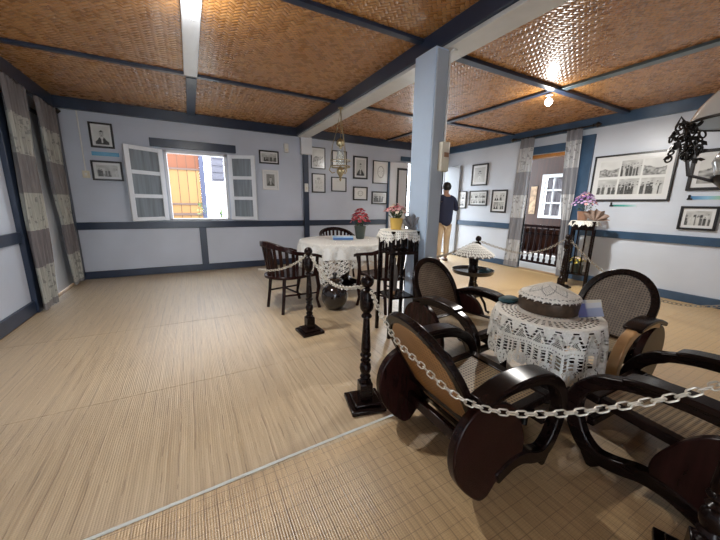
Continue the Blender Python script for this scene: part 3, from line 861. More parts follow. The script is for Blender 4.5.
# ------------------------------------------------------------------ lounge chairs (bentwood arms, cane seat and back)
def arc(cx, cz, r, a0, a1, n=8):
    return [(cx+r*math.cos(R(a0+(a1-a0)*k/n)), cz+r*math.sin(R(a0+(a1-a0)*k/n))) for k in range(n+1)]
def smooth_path(pts, n=5):
    out = []
    m = len(pts)
    for i in range(m-1):
        p0, p1, p2, p3 = pts[max(0, i-1)], pts[i], pts[i+1], pts[min(m-1, i+2)]
        for k in range(n):
            t = k/n
            out.append(tuple(.5*(2*p1[q]+(p2[q]-p0[q])*t+(2*p0[q]-5*p1[q]+4*p2[q]-p3[q])*t*t+(3*p1[q]-p0[q]-3*p2[q]+p3[q])*t**3) for q in range(len(p1))))
    out.append(tuple(pts[-1])); return out
def make_lounge(label):
    t = thing('lounge_chair', label, 'armchair')
    for s_ in (1, -1):
        y = .29*s_; ya, yb = (y-.022, y+.022)
        disc = smooth_path([(.41, .33), (.445, .25), (.455, .17), (.43, .115), (.345, .095), (.285, .06), (.25, .02), (.225, 0), (.175, .004), (.09, .085), (.025, .18), (0, .28), (.012, .37), (.055, .44), (.13, .485), (.22, .487), (.31, .455), (.37, .40), (.41, .33)], 3)[:-1]
        sp = MB().prism(disc, ya, yb).build('side_panel', M['red_wood'], t, .007)
        path = smooth_path([(.19, .502), (.30, .523), (.42, .525), (.53, .512), (.63, .475), (.70, .41), (.738, .31), (.722, .205), (.68, .115), (.62, .072), (.545, .085), (.47, .115), (.38, .115), (.28, .075)], 4)
        hh = []
        for i in range(len(path)):
            q = i/(len(path)-1)
            hh.append(.026 if q < .3 else (.032 if q < .6 else .034))
        al = MB().band(path, hh, y-.03, y+.03).prism([(.585, .08), (.60, .03), (.625, 0), (.645, 0), (.672, .05), (.685, .10), (.63, .10)], y-.028, y+.028).build('arm_loop', M['dark_wood'], t, .008)
        ap = smooth_path([(.135, .500), (.20, .525), (.30, .552), (.42, .556), (.52, .545), (.575, .527)], 4)
        MB().band(ap, .015, y-.052, y+.052).build('armrest', M['dark_wood'], al, .008)
    # seat
    z0, z1 = .285, .325
    f = MB()
    T = Tr(.20, 0, .285, 0, 0, R(-4))
    f.box(0, .05, -.265, .265, 0, .045, T); f.box(.46, .515, -.265, .265, 0, .045, T)
    f.box(.05, .46, -.265, -.215, 0, .045, T); f.box(.05, .46, .215, .265, 0, .045, T)
    sf = f.build('seat_frame', M['dark_wood'], t, .006)
    c = MB(); c.uv = []
    n = 12
    for i in range(n+1):
        for j in range(n+1):
            x, yy = .045+.42*i/n, -.22+.44*j/n
            dz = .036-.008*math.sin(PI*i/n)*math.sin(PI*j/n)
            c.v.append(tuple(T @ Vector((x, yy, dz)))); c.uv.append((x, yy))
    for i in range(n):
        for j in range(n):
            k = i*(n+1)+j; c.f.append((k, k+1, k+n+2, k+n+1))
    c.build('seat', M['cane_seat'], sf)
    MB().box(.66, .69, -.265, .265, .19, .235).build('front_stretcher', M['dark_wood'], t, .006)
    # reclined arched back
    tilt = math.atan2(.33, .59)
    T = Tr(.30, 0, .17, 0, 0, -tilt)      # local z runs up the back
    Lb, hw = .735, .262
    out = [(-.225, 0), (-.245, .2), (-hw, .40)]+[(hw*math.cos(a)*1.0, .44+(Lb-.44)*math.sin(a)) for a in [PI-PI*k/22 for k in range(23)]]+[(hw, .40), (.245, .2), (.225, 0)]
    wdt = .05
    inn = []
    for (w, h) in out:
        cx, cz = 0, .40
        if h >= .44:
            a = math.atan2((h-.44)/(Lb-.44), w/hw); inn.append(((hw-wdt)*math.cos(a), .44+(Lb-.44-wdt)*math.sin(a)))
        else: inn.append((w-math.copysign(wdt, w), max(h, .07)))
    f = MB(); m = len(out)
    v = []
    for (a, b_) in zip(out, inn):
        for x in (-.018, .018): v.append((x, a[0], a[1]))
        for x in (-.018, .018): v.append((x, b_[0], b_[1]))
    fs = []
    for i in range(m):
        j = (i+1) % m
        fs += [(4*i, 4*j, 4*j+1, 4*i+1), (4*i+3, 4*j+3, 4*j+2, 4*i+2), (4*i+2, 4*j+2, 4*j, 4*i), (4*i+1, 4*j+1, 4*j+3, 4*i+3)]
    f.add(v, fs, T)
    bf = f.build('back_frame', M['dark_wood'], t, .007)
    c = MB(); c.uv = []
    ring = inn; nr = 8
    cx, cz = 0, .36
    for k in range(nr+1):
        q = k/nr
        for (w, h) in ring:
            w2, h2 = cx+(w*1.03-cx)*q, cz+(h*1.0+.0-cz)*q
            c.v.append(tuple(T @ Vector((-.012*(1-q*q), w2, h2)))); c.uv.append((w2, h2))
    for k in range(nr):
        for i in range(m):
            j = (i+1) % m; c.f.append((k*m+i, k*m+j, (k+1)*m+j, (k+1)*m+i))
    c.build('backrest', M['cane_dim_side'], bf)
    c2 = MB(); c2.f = list(c.f); c2.uv = list(c.uv); off = T.to_3x3() @ Vector((-.012, 0, 0))
    c2.v = [tuple(Vector(p)+off) for p in c.v]
    c2.build('back_cane', M['cane'], bf)['label'] = 'woven cane rear face, warm light put into its orange brown'
    # rear cross rail
    MB().box(.20, .235, -.27, .27, .14, .205).build('rear_stretcher', M['red_wood'], t, .006)
    return t
chA = make_lounge('dark lounge chair seen from behind, its warm-lit orange cane back nearest the front stanchion')
chA.location = (.85, 1.045, .003); chA.rotation_euler.z = R(-1); chA['group'] = 'cane lounge chairs around the crochet table'
for lab, x, y, rz in (('dark cane lounge chair just in front of the tall post, facing the crochet table', 1.925, 2.165, -84),
                      ('dark cane lounge chair beyond the crochet table, its oval back toward the white wall', 3.02, 1.10, 181),
                      ('dark cane lounge chair at lower right corner, cut off by the frame edge', 1.985, -.14, 89)):
    o = copy_tree(chA); o.location = (x, y, .003); o.rotation_euler.z = R(rz); o['label'] = lab
    if y < 0: o.scale = (1.17, 1, 1)
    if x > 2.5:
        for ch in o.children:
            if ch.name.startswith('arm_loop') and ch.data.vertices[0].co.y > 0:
                ch.material_slots[0].link = 'OBJECT'; ch.material_slots[0].material = M['tan_sheen']; ch['label'] = 'outer arm face with the floor reflection painted tan'

# ------------------------------------------------------------------ lace cloths
def lace_cloth(name, label, c, Rt, zt, hang, pat, mat, nth=240, nr=26, flare=.25, folds=14, amp=.03, group=None, parent=None, uvs=1., top=True, seed=0, NT=6):
    mb = MB(); mb.uv = []
    rws = []
    n0 = NT
    for i in range(n0+1): rws.append(('t', i/n0))
    for i in range(1, nr+1): rws.append(('d', i/nr))
    for (k, q) in rws:
        for j in range(nth):
            a = 2*PI*j/nth; h = hang(a)
            if k == 't': r, z, s_ = Rt*q, zt, Rt*q
            else:
                l = h*q
                e = min(1, l/.05)
                r = Rt+.012*e+flare*l*.35+amp*min(1, l/.12)*math.sin(folds*a+seed+.8*math.sin(3*a))
                z = zt-l+.004*(1-e); s_ = Rt+l
            mb.v.append((r*math.cos(a), r*math.sin(a), z)); mb.uv.append((s_*math.cos(a)*uvs, s_*math.sin(a)*uvs))
    for i in range(len(rws)-1):
        for j in range(nth):
            if rws[i+1][0] == 't' and not top: continue
            if pat:
                rr_ = (rws[i+1][1] if rws[i+1][0] == 'd' else rws[i+1][1]-1.)
                if not pat(j, nth, i-n0, rr_): continue
            a, b_ = i*nth+j, i*nth+(j+1) % nth
            mb.f.append((a, b_, b_+nth, a+nth))
    o = mb.build(name, mat, parent, angle=180)
    o.location = c
    if label: tag(o, label, 'tablecloth' if Rt > .2 else 'doily', group)
    return o

# foreground crochet table
TC = (1.905, 1.045)
TZ = .655
t = thing('round_table', 'low round wooden table hidden under the fringed crochet cloth', 'table', (TC[0], TC[1], 0))
MB().lathe([(0, TZ-.035), (.285, TZ-.035), (.30, TZ-.02), (.30, TZ-.008), (.29, TZ), (0, TZ)], 40).build('tabletop', M['dark_wood'], t)
for k in range(4):
    a = R(20+90*k)
    lg = MB(); lg.tube([(.20*math.cos(a), .20*math.sin(a), TZ-.035), (.22*math.cos(a), .22*math.sin(a), .3), (.21*math.cos(a), .21*math.sin(a), .1), (.24*math.cos(a), .24*math.sin(a), 0)], [.022, .026, .018, .022], 10)
    lg.build('leg', M['dark_wood'], t)
MB().lathe([(0, .15), (.2, .15), (.205, .16), (.2, .17), (0, .17)], 28).build('lower_shelf', M['dark_wood'], t)
def pat_fg(j, n, row, q):
    a = j/n
    if row < 0:                       # top: rings and radiating slots
        k = (a*44) % 1.
        if row > -4: return True
        if row > -11: return not (k < .42 and row % 2 == 0)
        if row > -13: return True
        return not ((j//4+row) % 3 == 0 and row < -14 and row > -21 and j % 4 < 2)
    if row < 2: return True
    if row < 14:                      # hatched triangles edged by ladder slots
        k = abs(((a*22) % 1.)-.5)*2; e0 = .85*(row-2)/12.
        if k < e0-.2: return not ((j+row) % 2 == 0)
        if k < e0: return True
        if k < e0+.34: return not (row % 3 != 0)
        return True
    if row < 17: return True
    if row == 17: return j % 3 != 0
    if row < 20: return True
    if row < 31:                      # vertical ladders
        k = (a*55) % 1.
        if k < .5: return row % 3 == 0
        return not (k > .85 and row % 2 == 0)
    # flowers and scalloped hem
    k = ((a*33) % 1.)-.5; f = (row-36)/6.; rr_ = math.hypot(k*2, f)
    if row > 39 and abs(k) > .5-.10*(row-39): return False
    if .35 < rr_ < .5: return j % 2 == 0
    if rr_ > .95: return (j*3+row*2) % 5 > 1
    return True
lace_cloth('crochet_tablecloth', 'white fringed crochet cloth over the round table between the lounge chairs', (TC[0], TC[1], 0), .298, TZ+.003,
           lambda a: .285+.03*math.sin(5*a)+.035*math.cos(a+1.2)+.01*math.sin(13*a), pat_fg, M['lace'], nth=440, NT=24, nr=44, flare=.10, folds=18, amp=.012)
# crochet knots: raised border ring and hanging flowers of the cloth belong to the cloth itself
# food cover on top
t = thing('food_cover', 'round rattan box with white lace dome on the crochet table', 'food cover', (TC[0]+.06, TC[1]+.035, TZ+.004), 0)
MB().lathe([(0, .0), (.165, 0), (.172, .01), (.172, .075), (.165, .08), (0, .08)], 48).build('rattan_band', M['basket'], t)
def pat_dome(j, n, row, q):
    if row < 0: return True
    return not (row > 2 and (j*3+row) % 4 == 0)
dm = MB(); dm.uv = []
nth, nr = 240, 30
for i in range(nr+1):
    q = i/nr; r = .178*q; z = .180-.082*q**1.25-.014*max(0, q-.93)/.07; w = max(0, q-.86)/.14
    for j in range(nth):
        a = 2*PI*j/nth; sc = 1+.03*w*math.sin(24*a)
        dm.v.append((r*sc*math.cos(a), r*sc*math.sin(a), z-.006*w*math.sin(24*a))); dm.uv.append((r*math.cos(a), r*math.sin(a)))
for i in range(nr):
    for j in range(nth):
        q = i/nr; k = (j/nth*8) % 1.; dd = abs(k-.5)*2
        hi, lo = .50+.26*(1-dd), .50-.26*(1-dd)
        if i > 2 and (abs(q-hi) < .035 or abs(q-lo) < .035) and j % 3: continue
        if lo+.09 < q < hi-.09 and (i+j) % 3 == 0 and j % 2 == 0: continue
        if i == nr-3 and j % 5 < 3: continue
        if i == nr-1 and j % 10 < 3: continue
        if i in (3, 6) and j % 3 == 0: continue
        a, b_ = i*nth+j, i*nth+(j+1) % nth
        dm.f.append((a, b_, b_+nth, a+nth))
dm.build('lace_dome', M['lace'], t, angle=180)
MB().lathe([(0, .082), (.165, .084), (.12, .108), (.06, .138), (0, .164)][::-1], 32).build('dome_lining', simple('grey_dome_lining', (.28, .30, .28), .8), t)
tc = MB(); tc.sphere((0, 0, .022), .075, 16, 8, None, (1.1, .7, .33)); 
o = tc.build('folded_cloth', M['teal']); o.location = (TC[0]-.03, TC[1]+.25, TZ-.003); tag(o, 'small dark teal folded cloth behind the rattan box on the crochet table', 'cloth')
def booklet(label, x, y, z, rz, rx, cols, ry=0.):
    t = thing('booklet', label, 'booklet', (x, y, z), 0, 'booklets leaning on the rattan box'); t.rotation_euler = (rx, ry, rz)
    MB().box(-.06, .06, -.003, .003, 0, .085).build('pages', M['matte'], t, .001)
    def fn(u, v): return cols[0] if u < .35 else (cols[1] if v < .6 else cols[2])
    grid_print(12, 12, .12, .085, fn, Tr(0, -.0035, .0425)).build('cover', M['print'], t, smooth=False)
booklet('blue booklet leaning against the rattan box, in front of the pale one', 2.01, .85, TZ+.02, R(-55), R(-36), [(.12, .15, .36), (.30, .36, .52), (.55, .58, .62)], R(-14))
booklet('pale booklet with yellow panel standing behind the blue booklet', 2.065, .88, TZ+.02, R(-58), R(-24), [(.50, .54, .60), (.62, .60, .40), (.72, .70, .62)], R(-12))

# ------------------------------------------------------------------ stanchions and chains
def make_stanchion(label):
    t = thing('rope_stanchion', label, 'stanchion', (0, 0, 0), 0)
    MB().box(-.115, .115, -.115, .115, 0, .03).build('base', M['dark_wood'], t, .006)
    MB().box(-.085, .085, -.085, .085, .03, .052).build('base_step', M['dark_wood'], t, .006)
    MB().box(-.042, .042, -.042, .042, .052, .165).build('plinth', M['dark_wood'], t, .005)
    pr = [(.036, .165), (.040, .175), (.028, .19), (.036, .205), (.026, .222), (.034, .24), (.039, .265), (.034, .29), (.024, .302), (.034, .318), (.022, .332), (.036, .35), (.036, .358), (.026, .37), (.031, .385), (.030, .42), (.022, .56), (.020, .60), (.033, .612), (.033, .622), (.022, .635), (.026, .645), (.040, .665), (.044, .69), (.044, .765), (.036, .785), (.018, .795), (.018, .80)]
    MB().lathe(pr, 20).build('turned_post', M['dark_wood'], t)
    MB().sphere((0, 0, .84), .041, 20, 12).build('ball_finial', M['dark_wood'], t)
    hk = MB(); hk.tube([(.018*math.cos(a), 0, .805+.012*math.sin(a)) for a in [2*PI*k/14 for k in range(14)]], .004, 6, True)
    hk.build('chain_ring', M['chain'], t)
    return t
st = make_stanchion('dark turned wooden stanchion at the front, between the bare mat and the lounge chairs')
st.location = (.91, 1.575, 0); st.rotation_euler.z = R(-12); st['group'] = 'barrier stanchions'
sp = [(.975, 2.85, 5, 'dark turned wooden stanchion in front of the left slatted chair, beside the jar'),
      (1.49, .165, 20, 'dark stanchion at bottom right corner, mostly out of the frame'),
      (3.60, 3.07, 10, 'dark stanchion whose ball top shows above the lace umbrella table'),
      (5.28, 2.75, 0, 'dark stanchion standing beside the purple flower stand near the right doorway')]
for x, y, rz, lab in sp:
    o = copy_tree(st); o.location = (x, y, 0); o.rotation_euler.z = R(rz); o['label'] = lab

def link_mesh(Lk, wd, r, n1=20, n2=7):
    mb = MB(); pts = []
    hl = Lk/2-wd/2
    for k in range(n1):
        a = 2*PI*k/n1
        x = wd/2*math.cos(a)+(hl if math.cos(a) > 0 else -hl); pts.append((x, wd/2*math.sin(a), 0))
    mb.tube(pts, r, n2, True); return mb
def curve_pts(P_, n=400):
    q = smooth_path(P_, max(2, n//max(1, len(P_)-1))); return [Vector(p) for p in q]
def chain(label, P_, Lk, mat, single=False, wd=None, r=None):
    """links hang one in another along the polyline P_"""
    wd = wd or Lk*.58; r = r or Lk*.085
    pts = curve_pts(P_); cum = [0]
    for a, c in zip(pts, pts[1:]): cum.append(cum[-1]+(c-a).length)
    tot = cum[-1]; pitch = Lk-2.3*r*1.0; n = max(2, int(round(tot/pitch)))
    def at(d):
        d = max(0, min(tot, d))
        for i in range(len(cum)-1):
            if cum[i+1] >= d:
                t_ = (d-cum[i])/max(1e-9, cum[i+1]-cum[i]); return pts[i].lerp(pts[i+1], t_)
        return pts[-1]
    base = link_mesh(Lk, wd, r, 20 if not single else 10, 7 if not single else 4)
    t = thing('barrier_chain', label, 'chain', tuple(pts[0]), 0, None) if not single else None
    first = None; big = MB()
    for k in range(n):
        a, c = at(tot*(k)/n), at(tot*(k+1)/n); m_ = (a+c)/2; d = (c-a).normalized()
        yv = Vector((0, 0, 1)).cross(d); yv = yv.normalized() if yv.length > 1e-5 else Vector((0, 1, 0)); zv = d.cross(yv)
        ang = R(38) if k % 2 == 0 else R(128)
        y2 = yv*math.cos(ang)+zv*math.sin(ang); z2 = d.cross(y2)
        T = Matrix(((d.x, y2.x, z2.x, m_.x), (d.y, y2.y, z2.y, m_.y), (d.z, y2.z, z2.z, m_.z), (0, 0, 0, 1)))
        if single: big.add(base.v, base.f, T)
        else:
            if first is None: o = first = base.build('link', mat, t)
            else: o = first.copy(); COL.objects.link(o)
            o.parent = t; o.matrix_local = Matrix.Translation(-pts[0]) @ T
    if single:
        o = big.build('barrier_chain', mat); tag(o, label, 'chain')
def sagpts(a, c, zs):
    return [(a[0]+(c[0]-a[0])*u, a[1]+(c[1]-a[1])*u, z) for u, z in zs]
chain('pale metal chain drooping across the front lounge chairs to the lower right corner', CH1, .037, M['chain'])
chain('pale metal chain linking the front stanchion to the one beside the jar', sagpts((.905, 1.61), (.985, 2.81), [(0, .80), (.12, .755), (.3, .70), (.5, .675), (.7, .695), (.88, .755), (1, .80)]), .040, M['chain'])
chain('pale chain hanging from second stanchion across the left slatted chair toward the window wall', [(.965, 2.89, .80), (.94, 3.0, .73), (.88, 3.15, .65), (.80, 3.29, .59), (.70, 3.44, .555), (.655, 3.6, .54), (.67, 3.8, .50), (.73, 3.93, .47), (.80, 3.97, .46)], .036, M['chain'])
chain('thin chain sagging between the umbrella table stanchion and the right doorway stanchion', sagpts((3.64, 3.06), (5.23, 2.77), [(0, .80), (.2, .70), (.5, .60), (.8, .66), (1, .79)]), .05, M['chain_dark'], True)
chain('thin chain from the umbrella table stanchion back toward the tall post', [(3.56, 3.07, .80), (3.1, 3.0, .70), (2.6, 2.8, .69), (2.16, 2.52, .80)], .05, M['chain_dark'], True)
chain('weathered chain sagging low over the floor at far right below the white wall', [(5.32, 2.72, .78), (5.2, 2.2, .42), (5.05, 1.6, .22), (4.9, 1.1, .24), (4.75, .5, .5), (4.7, .2, .75)], .055, M['chain_dark'], True)

# ------------------------------------------------------------------ far dining group
PT = (2.02, 4.22); PR = .66; PZ = .755
t = thing('round_table', 'large round table covered by white cloth and lace, near the window wall', 'table', (PT[0], PT[1], 0))
MB().lathe([(0, PZ-.035), (PR-.02, PZ-.035), (PR, PZ-.02), (PR, PZ-.006), (0, PZ-.004)], 56).build('tabletop', M['dark_wood'], t)
MB().lathe([(.16, .06), (.17, .10), (.07, .16), (.09, .3), (.055, .42), (.075, .6), (.12, .72)], 20).build('pedestal', M['dark_wood'], t)
for k in range(4):
    a = R(45+90*k)
    MB().tube([(.1*math.cos(a), .1*math.sin(a), .14), (.25*math.cos(a), .25*math.sin(a), .12), (.38*math.cos(a), .38*math.sin(a), .03)], [.04, .035, .03], 10).build('foot', M['dark_wood'], t)
lace_cloth('tablecloth', 'plain white cloth on the large round table under the lace overlay', (PT[0], PT[1], 0), PR+.003, PZ+.001, lambda a: .20+.02*math.sin(4*a), None, M['linen'], nth=160, nr=8, flare=.3, folds=18, amp=.014)
def sq_hang(a, half, th0, Rt):
    b_ = (a-th0) % (PI/2); 
    return max(.05, half/max(math.cos(b_), math.sin(b_))-Rt)
def pat_lace(j, n, row, q):
    if row < 2: return True
    k = (j/n*60) % 1.
    if row % 4 == 0 and k < .45: return False
    if row % 4 == 2 and .5 < k < .9: return False
    return True
lace_cloth('lace_overlay', 'white openwork lace overlay drooping in a long corner toward the jar', (PT[0], PT[1], 0), PR+.014, PZ+.006, lambda a: min(.60, max(.1, sq_hang(a, .93, R(-180), PR))), pat_lace, M['openwork'], nth=360, nr=24, flare=.06, folds=22, amp=.022, seed=1)

def make_slat_chair(label):
    t = thing('slatted_armchair', label, 'armchair')
    # seat: D shape, front along +x
    n = 20
    out = [(.27, -.25), (.27, .25)]+[(-.04+.27*math.cos(a)*1.0-.0, .265*math.sin(a)) for a in [PI/2+PI*k/n for k in range(n+1)]]
    mb = MB(); m = len(out)
    mb.v = [(x, y, .42) for x, y in out]+[(x, y, .455) for x, y in out]
    mb.f = [tuple(range(m))[::-1], tuple(range(m, 2*m))]+[(i, (i+1) % m, (i+1) % m+m, i+m) for i in range(m)]
    mb.build('seat', M['red_wood'], t, .008)
    # curved top rail running down to the arms
    pa = [(.27, -.285, .665), (.20, -.295, .69), (.05, -.30, .715)]+[(-.03+.285*math.cos(a), .30*math.sin(a), .715+.115*max(0, -math.cos(a))) for a in [-PI/2-PI*k/18 for k in range(1, 18)]]+[(.05, .30, .715), (.20, .295, .69), (.27, .285, .665)]
    mb = MB(); pts = [Vector(p) for p in pa]
    v, f = [], []
    for i, p in enumerate(pts):
        d = (pts[min(i+1, len(pts)-1)]-pts[max(0, i-1)]); d.z = 0; d.normalize(); nr_ = Vector((-d.y, d.x, 0))
        w = .026; h = .018+.014*max(0, -p.x/.3)
        v += [p+nr_*w+Vector((0, 0, h)), p-nr_*w+Vector((0, 0, h)), p-nr_*w-Vector((0, 0, h)), p+nr_*w-Vector((0, 0, h))]
    for i in range(len(pts)-1):
        for k in range(4): f.append((i*4+k, i*4+(k+1) % 4, (i+1)*4+(k+1) % 4, (i+1)*4+k))
    f += [(0, 1, 2, 3), tuple((len(pts)-1)*4+k for k in (3, 2, 1, 0))]
    mb.add(v, f); mb.build('top_rail', M['red_wood'], t, .006)
    ns = 15
    for k in range(ns):
        q = (k+.5)/ns*(len(pts)-1); i = int(q); p = pts[i].lerp(pts[min(i+1, len(pts)-1)], q-i)
        bx, by = p.x*.86+.01, p.y*.86
        d = Vector((-p.y, p.x+.03, 0)).normalized() if p.x < .05 else Vector((1, 0, 0))
        nr_ = Vector((-d.y, d.x, 0)); w, th = .019, .007
        mb = MB(); B0 = Vector((bx, by, .45)); B1 = p-Vector((0, 0, .012)); vv = []
        for P_ in (B0, B1): vv += [P_+d*w+nr_*th, P_-d*w+nr_*th, P_-d*w-nr_*th, P_+d*w-nr_*th]
        mb.add(vv, [(0, 1, 2, 3), (7, 6, 5, 4), (0, 4, 5, 1), (1, 5, 6, 2), (2, 6, 7, 3), (3, 7, 4, 0)])
        mb.build('slat', M['red_wood'], t, .003)
    for s_ in (-1, 1):
        MB().tube([(.25, .235*s_, .66), (.245, .235*s_, .42), (.27, .235*s_, .28), (.24, .235*s_, .12), (.275, .24*s_, 0)], [.018, .024, .026, .017, .021], 8).build('leg', M['red_wood'], t)
        MB().tube([(-.17, .17*s_, .43), (-.19, .18*s_, .2), (-.215, .19*s_, 0)], [.022, .02, .02], 8).build('leg', M['red_wood'], t)
        MB().tube([(.25, .235*s_, .2), (-.19, .18*s_, .22)], .012, 8).build('stretcher', M['red_wood'], t)
    MB().tube([(.03, -.205, .21), (.03, .205, .21)], .012, 8).build('stretcher', M['red_wood'], t)
    return t
sc = make_slat_chair('dark slatted round-back armchair at the left side of the white table')
sc.location = (1.02, 3.70, 0); sc.rotation_euler.z = R(14); sc['group'] = 'slatted armchairs around the white table'
for lab, x, y, rz in (('dark slatted armchair behind the white table, only its back rail showing', 2.32, 5.15, -100),
                      ('dark slatted armchair at the right of the white table, behind the tall lace-topped stand', 2.10, 3.17, 100)):
    o = copy_tree(sc); o.location = (x, y, 0); o.rotation_euler.z = R(rz); o['label'] = lab

# jar
t = thing('lidded_jar', 'squat dark glazed ceramic jar with lid standing on the mat under the lace corner', 'jar', (1.505, 3.42, 0))
MB().lathe([(.085, 0), (.11, .02), (.155, .10), (.168, .17), (.155, .24), (.115, .295), (.085, .31), (.08, .335), (.095, .345), (.085, .35), (.075, .33)], 36).build('body', M['ceramic'], t)
MB().lathe([(.10, .35), (.105, .36), (.085, .385), (.05, .40), (.022, .405), (.018, .42), (.032, .44), (.028, .46), (0, .47)], 28).build('lid', M['ceramic'], t)
# things on the white table
t = thing('tissue_box', 'flat blue and white box lying on the white table', 'box', (PT[0]-.02, PT[1]+.02, PZ+.012), R(-18))
MB().box(-.15, .15, -.075, .075, 0, .05).build('carton', simple('pale_blue_carton', (.32, .50, .72), .4, var=.3, scale=9), t, .004)
MB().box(-.10, .11, -.045, .05, .05, .054).build('top_panel', M['plasticwhite'], t)
MB().box(-.15, .15, -.0765, -.0755, .005, .028).build('side_band', simple('deep_blue_print', (.03, .12, .36), .4), t)

def petal_mesh(r):
    mb = MB()
    for k in range(6):
        T = Tr(0, 0, 0, k*PI/3)
        mb.add([(0, 0, 0), (r*.55, -r*.42, r*.22), (r, 0, r*.42), (r*.55, r*.42, r*.22)], [(0, 1, 2, 3)], T)
    mb.sphere((0, 0, r*.15), r*.28, 6, 4)
    return mb
def bouquet(t, cz, spread, hgt_, cols, n, seed, rb=.022, dome=1.):
    r_ = random.Random(seed); base = {}
    lf = MB()
    for k in range(70):
        a = r_.uniform(0, 2*PI); e = r_.uniform(0, 1); rad = spread*(.2+.8*e)*r_.uniform(.6, 1.05); z = cz+hgt_*(.0+.9*r_.random())*(1-.4*e)
        T = Tr(rad*math.cos(a), rad*math.sin(a), z, a, r_.uniform(-.6, .6), r_.uniform(-1., .3)); s_ = r_.uniform(.016, .032)
        lf.add([(-s_, 0, 0), (0, -s_*.4, .004), (s_, 0, 0), (0, s_*.4, .004)], [(0, 1, 2, 3)], T)
    for k in range(14):
        a = 2*PI*k/14; lf.tube([(.01*math.cos(a), .01*math.sin(a), cz-.04), (spread*.7*math.cos(a), spread*.7*math.sin(a), cz+hgt_*.6)], .002, 4)
    lf.build('foliage', M['leaf'], t, smooth=False)
    for k in range(n):
        c = cols[k % len(cols)]
        e = math.sqrt((k+.5)/n); a = k*2.39996
        z = cz+hgt_*(1-(.85*dome)*e*e)+r_.uniform(-.012, .012)
        rad = spread*e
        if c not in base: o = base[c] = petal_mesh(rb).build('blossom', M[c], t, smooth=False)
        else: o = base[c].copy(); COL.objects.link(o); o.parent = t
        o.location = (rad*math.cos(a), rad*math.sin(a), z)
        o.rotation_euler = (r_.uniform(-.3, .3), .9*e, a)
        q = r_.uniform(.85, 1.2); o.scale = (q, q, q)
t = thing('flower_vase', 'dark vase of crimson artificial flowers on the white table', 'flower vase', (2.30, 4.24, PZ+.012))
MB().lathe([(.05, 0), (.058, .01), (.075, .15), (.08, .175), (.072, .18), (.068, .15)], 24).build('vase', M['greenpot'], t)
bouquet(t, .18, .12, .22, ('red', 'rose', 'red'), 44, 2, .03, .9)
t.scale = (1.18, 1.18, 1.12)

# ------------------------------------------------------------------ plant stands
def make_stand(label, loc, rz, half, h, shelf, gallery, spl):
    t = thing('plant_stand', label, 'plant stand', loc, rz, 'tall wooden plant stands')
    MB().box(-half-.02, half+.02, -half-.02, half+.02, h-.025, h).build('top_board', M['dark_wood'], t, .005)
    for sx in (-1, 1):
        for sy in (-1, 1):
            q = half*spl
            lg = MB(); w = .016
            v = [(sx*half-w, sy*half-w, h-.025), (sx*half+w, sy*half-w, h-.025), (sx*half+w, sy*half+w, h-.025), (sx*half-w, sy*half+w, h-.025),
                 (sx*q-w, sy*q-w, 0), (sx*q+w, sy*q-w, 0), (sx*q+w, sy*q+w, 0), (sx*q-w, sy*q+w, 0)]
            lg.add(v, [(0, 1, 2, 3), (7, 6, 5, 4), (0, 4, 5, 1), (1, 5, 6, 2), (2, 6, 7, 3), (3, 7, 4, 0)])
            lg.build('leg', M['dark_wood'], t, .003)
    MB().box(-half*1.02, half*1.02, -half*1.02, half*1.02, shelf-.02, shelf).build('lower_shelf', M['dark_wood'], t, .003)
    if gallery:
        for s_ in (-1, 1):
            MB().box(-half, half, s_*half-.01, s_*half+.01, gallery-.03, gallery).build('gallery_rail', M['dark_wood'], t, .003)
            MB().box(s_*half-.01, s_*half+.01, -half, half, gallery-.03, gallery).build('gallery_rail', M['dark_wood'], t, .003)
            for k in range(3):
                x = -half+2*half*(k+1)/4
                MB().box(x-.011, x+.011, s_*half-.006, s_*half+.006, gallery, h-.025).build('slat', M['dark_wood'], t)
                MB().box(s_*half-.006, s_*half+.006, x-.011, x+.011, gallery, h-.025).build('slat', M['dark_wood'], t)
    return t
SX, SY = 1.775, 2.48
make_stand('tall dark slatted wooden stand with lace top in front of the tall post', (SX, SY, 0), R(-6), .128, 1.055, .41, .86, 1.10)
def pat_doily(j, n, row, q):
    if row < 0: return True
    k = (j/n*24) % 1.
    if row % 3 == 1 and (j+row) % 3 == 0: return False
    if q > .75 and abs(k-.5) > .5-(q-.75)*1.6: return False
    return True
lace_cloth('lace_doily', 'white lace doily hanging over the top of the tall stand by the post', (SX, SY, 0), .185, 1.059, lambda a: .095+.02*math.sin(4*a), pat_doily, M['lace'], nth=200, nr=12, flare=.5, folds=14, amp=.02)
t = thing('flower_pot', 'yellow pot of pale pink and cream flowers on the tall stand by the post', 'flower pot', (SX-.02, SY+.02, 1.062))
MB().lathe([(.050, 0), (.054, .01), (.062, .105), (.066, .11), (.058, .11), (.054, .09)], 28).build('pot', M['yellow'], t)
bouquet(t, .125, .115, .11, ('pink', 'cream', 'rose', 'pink', 'cream'), 46, 5, .021, .8)
def paper(label, loc, rz, mat, s_=1., grp=None):
    mb = MB(); n = 14
    for i in range(n+1):
        a = R(-75+150*i/n); rr_ = .17*s_*(1+.12*math.sin(i*2.3))
        mb.v += [(.012*math.sin(a), .008*math.cos(i), 0), (rr_*.55*math.sin(a), .022*math.cos(i*1.9), rr_*.5*math.cos(a)), (rr_*math.sin(a), .03*math.cos(i*1.9), rr_*math.cos(a)*.9+.01)]
    for i in range(n):
        k = i*3; mb.f += [(k, k+3, k+4, k+1), (k+1, k+4, k+5, k+2)]
    o = mb.build('wrapping_paper', mat, None, angle=20); o.location = loc; o.rotation_euler = (0, R(12), rz)
    tag(o, label, 'wrapping paper'); return o
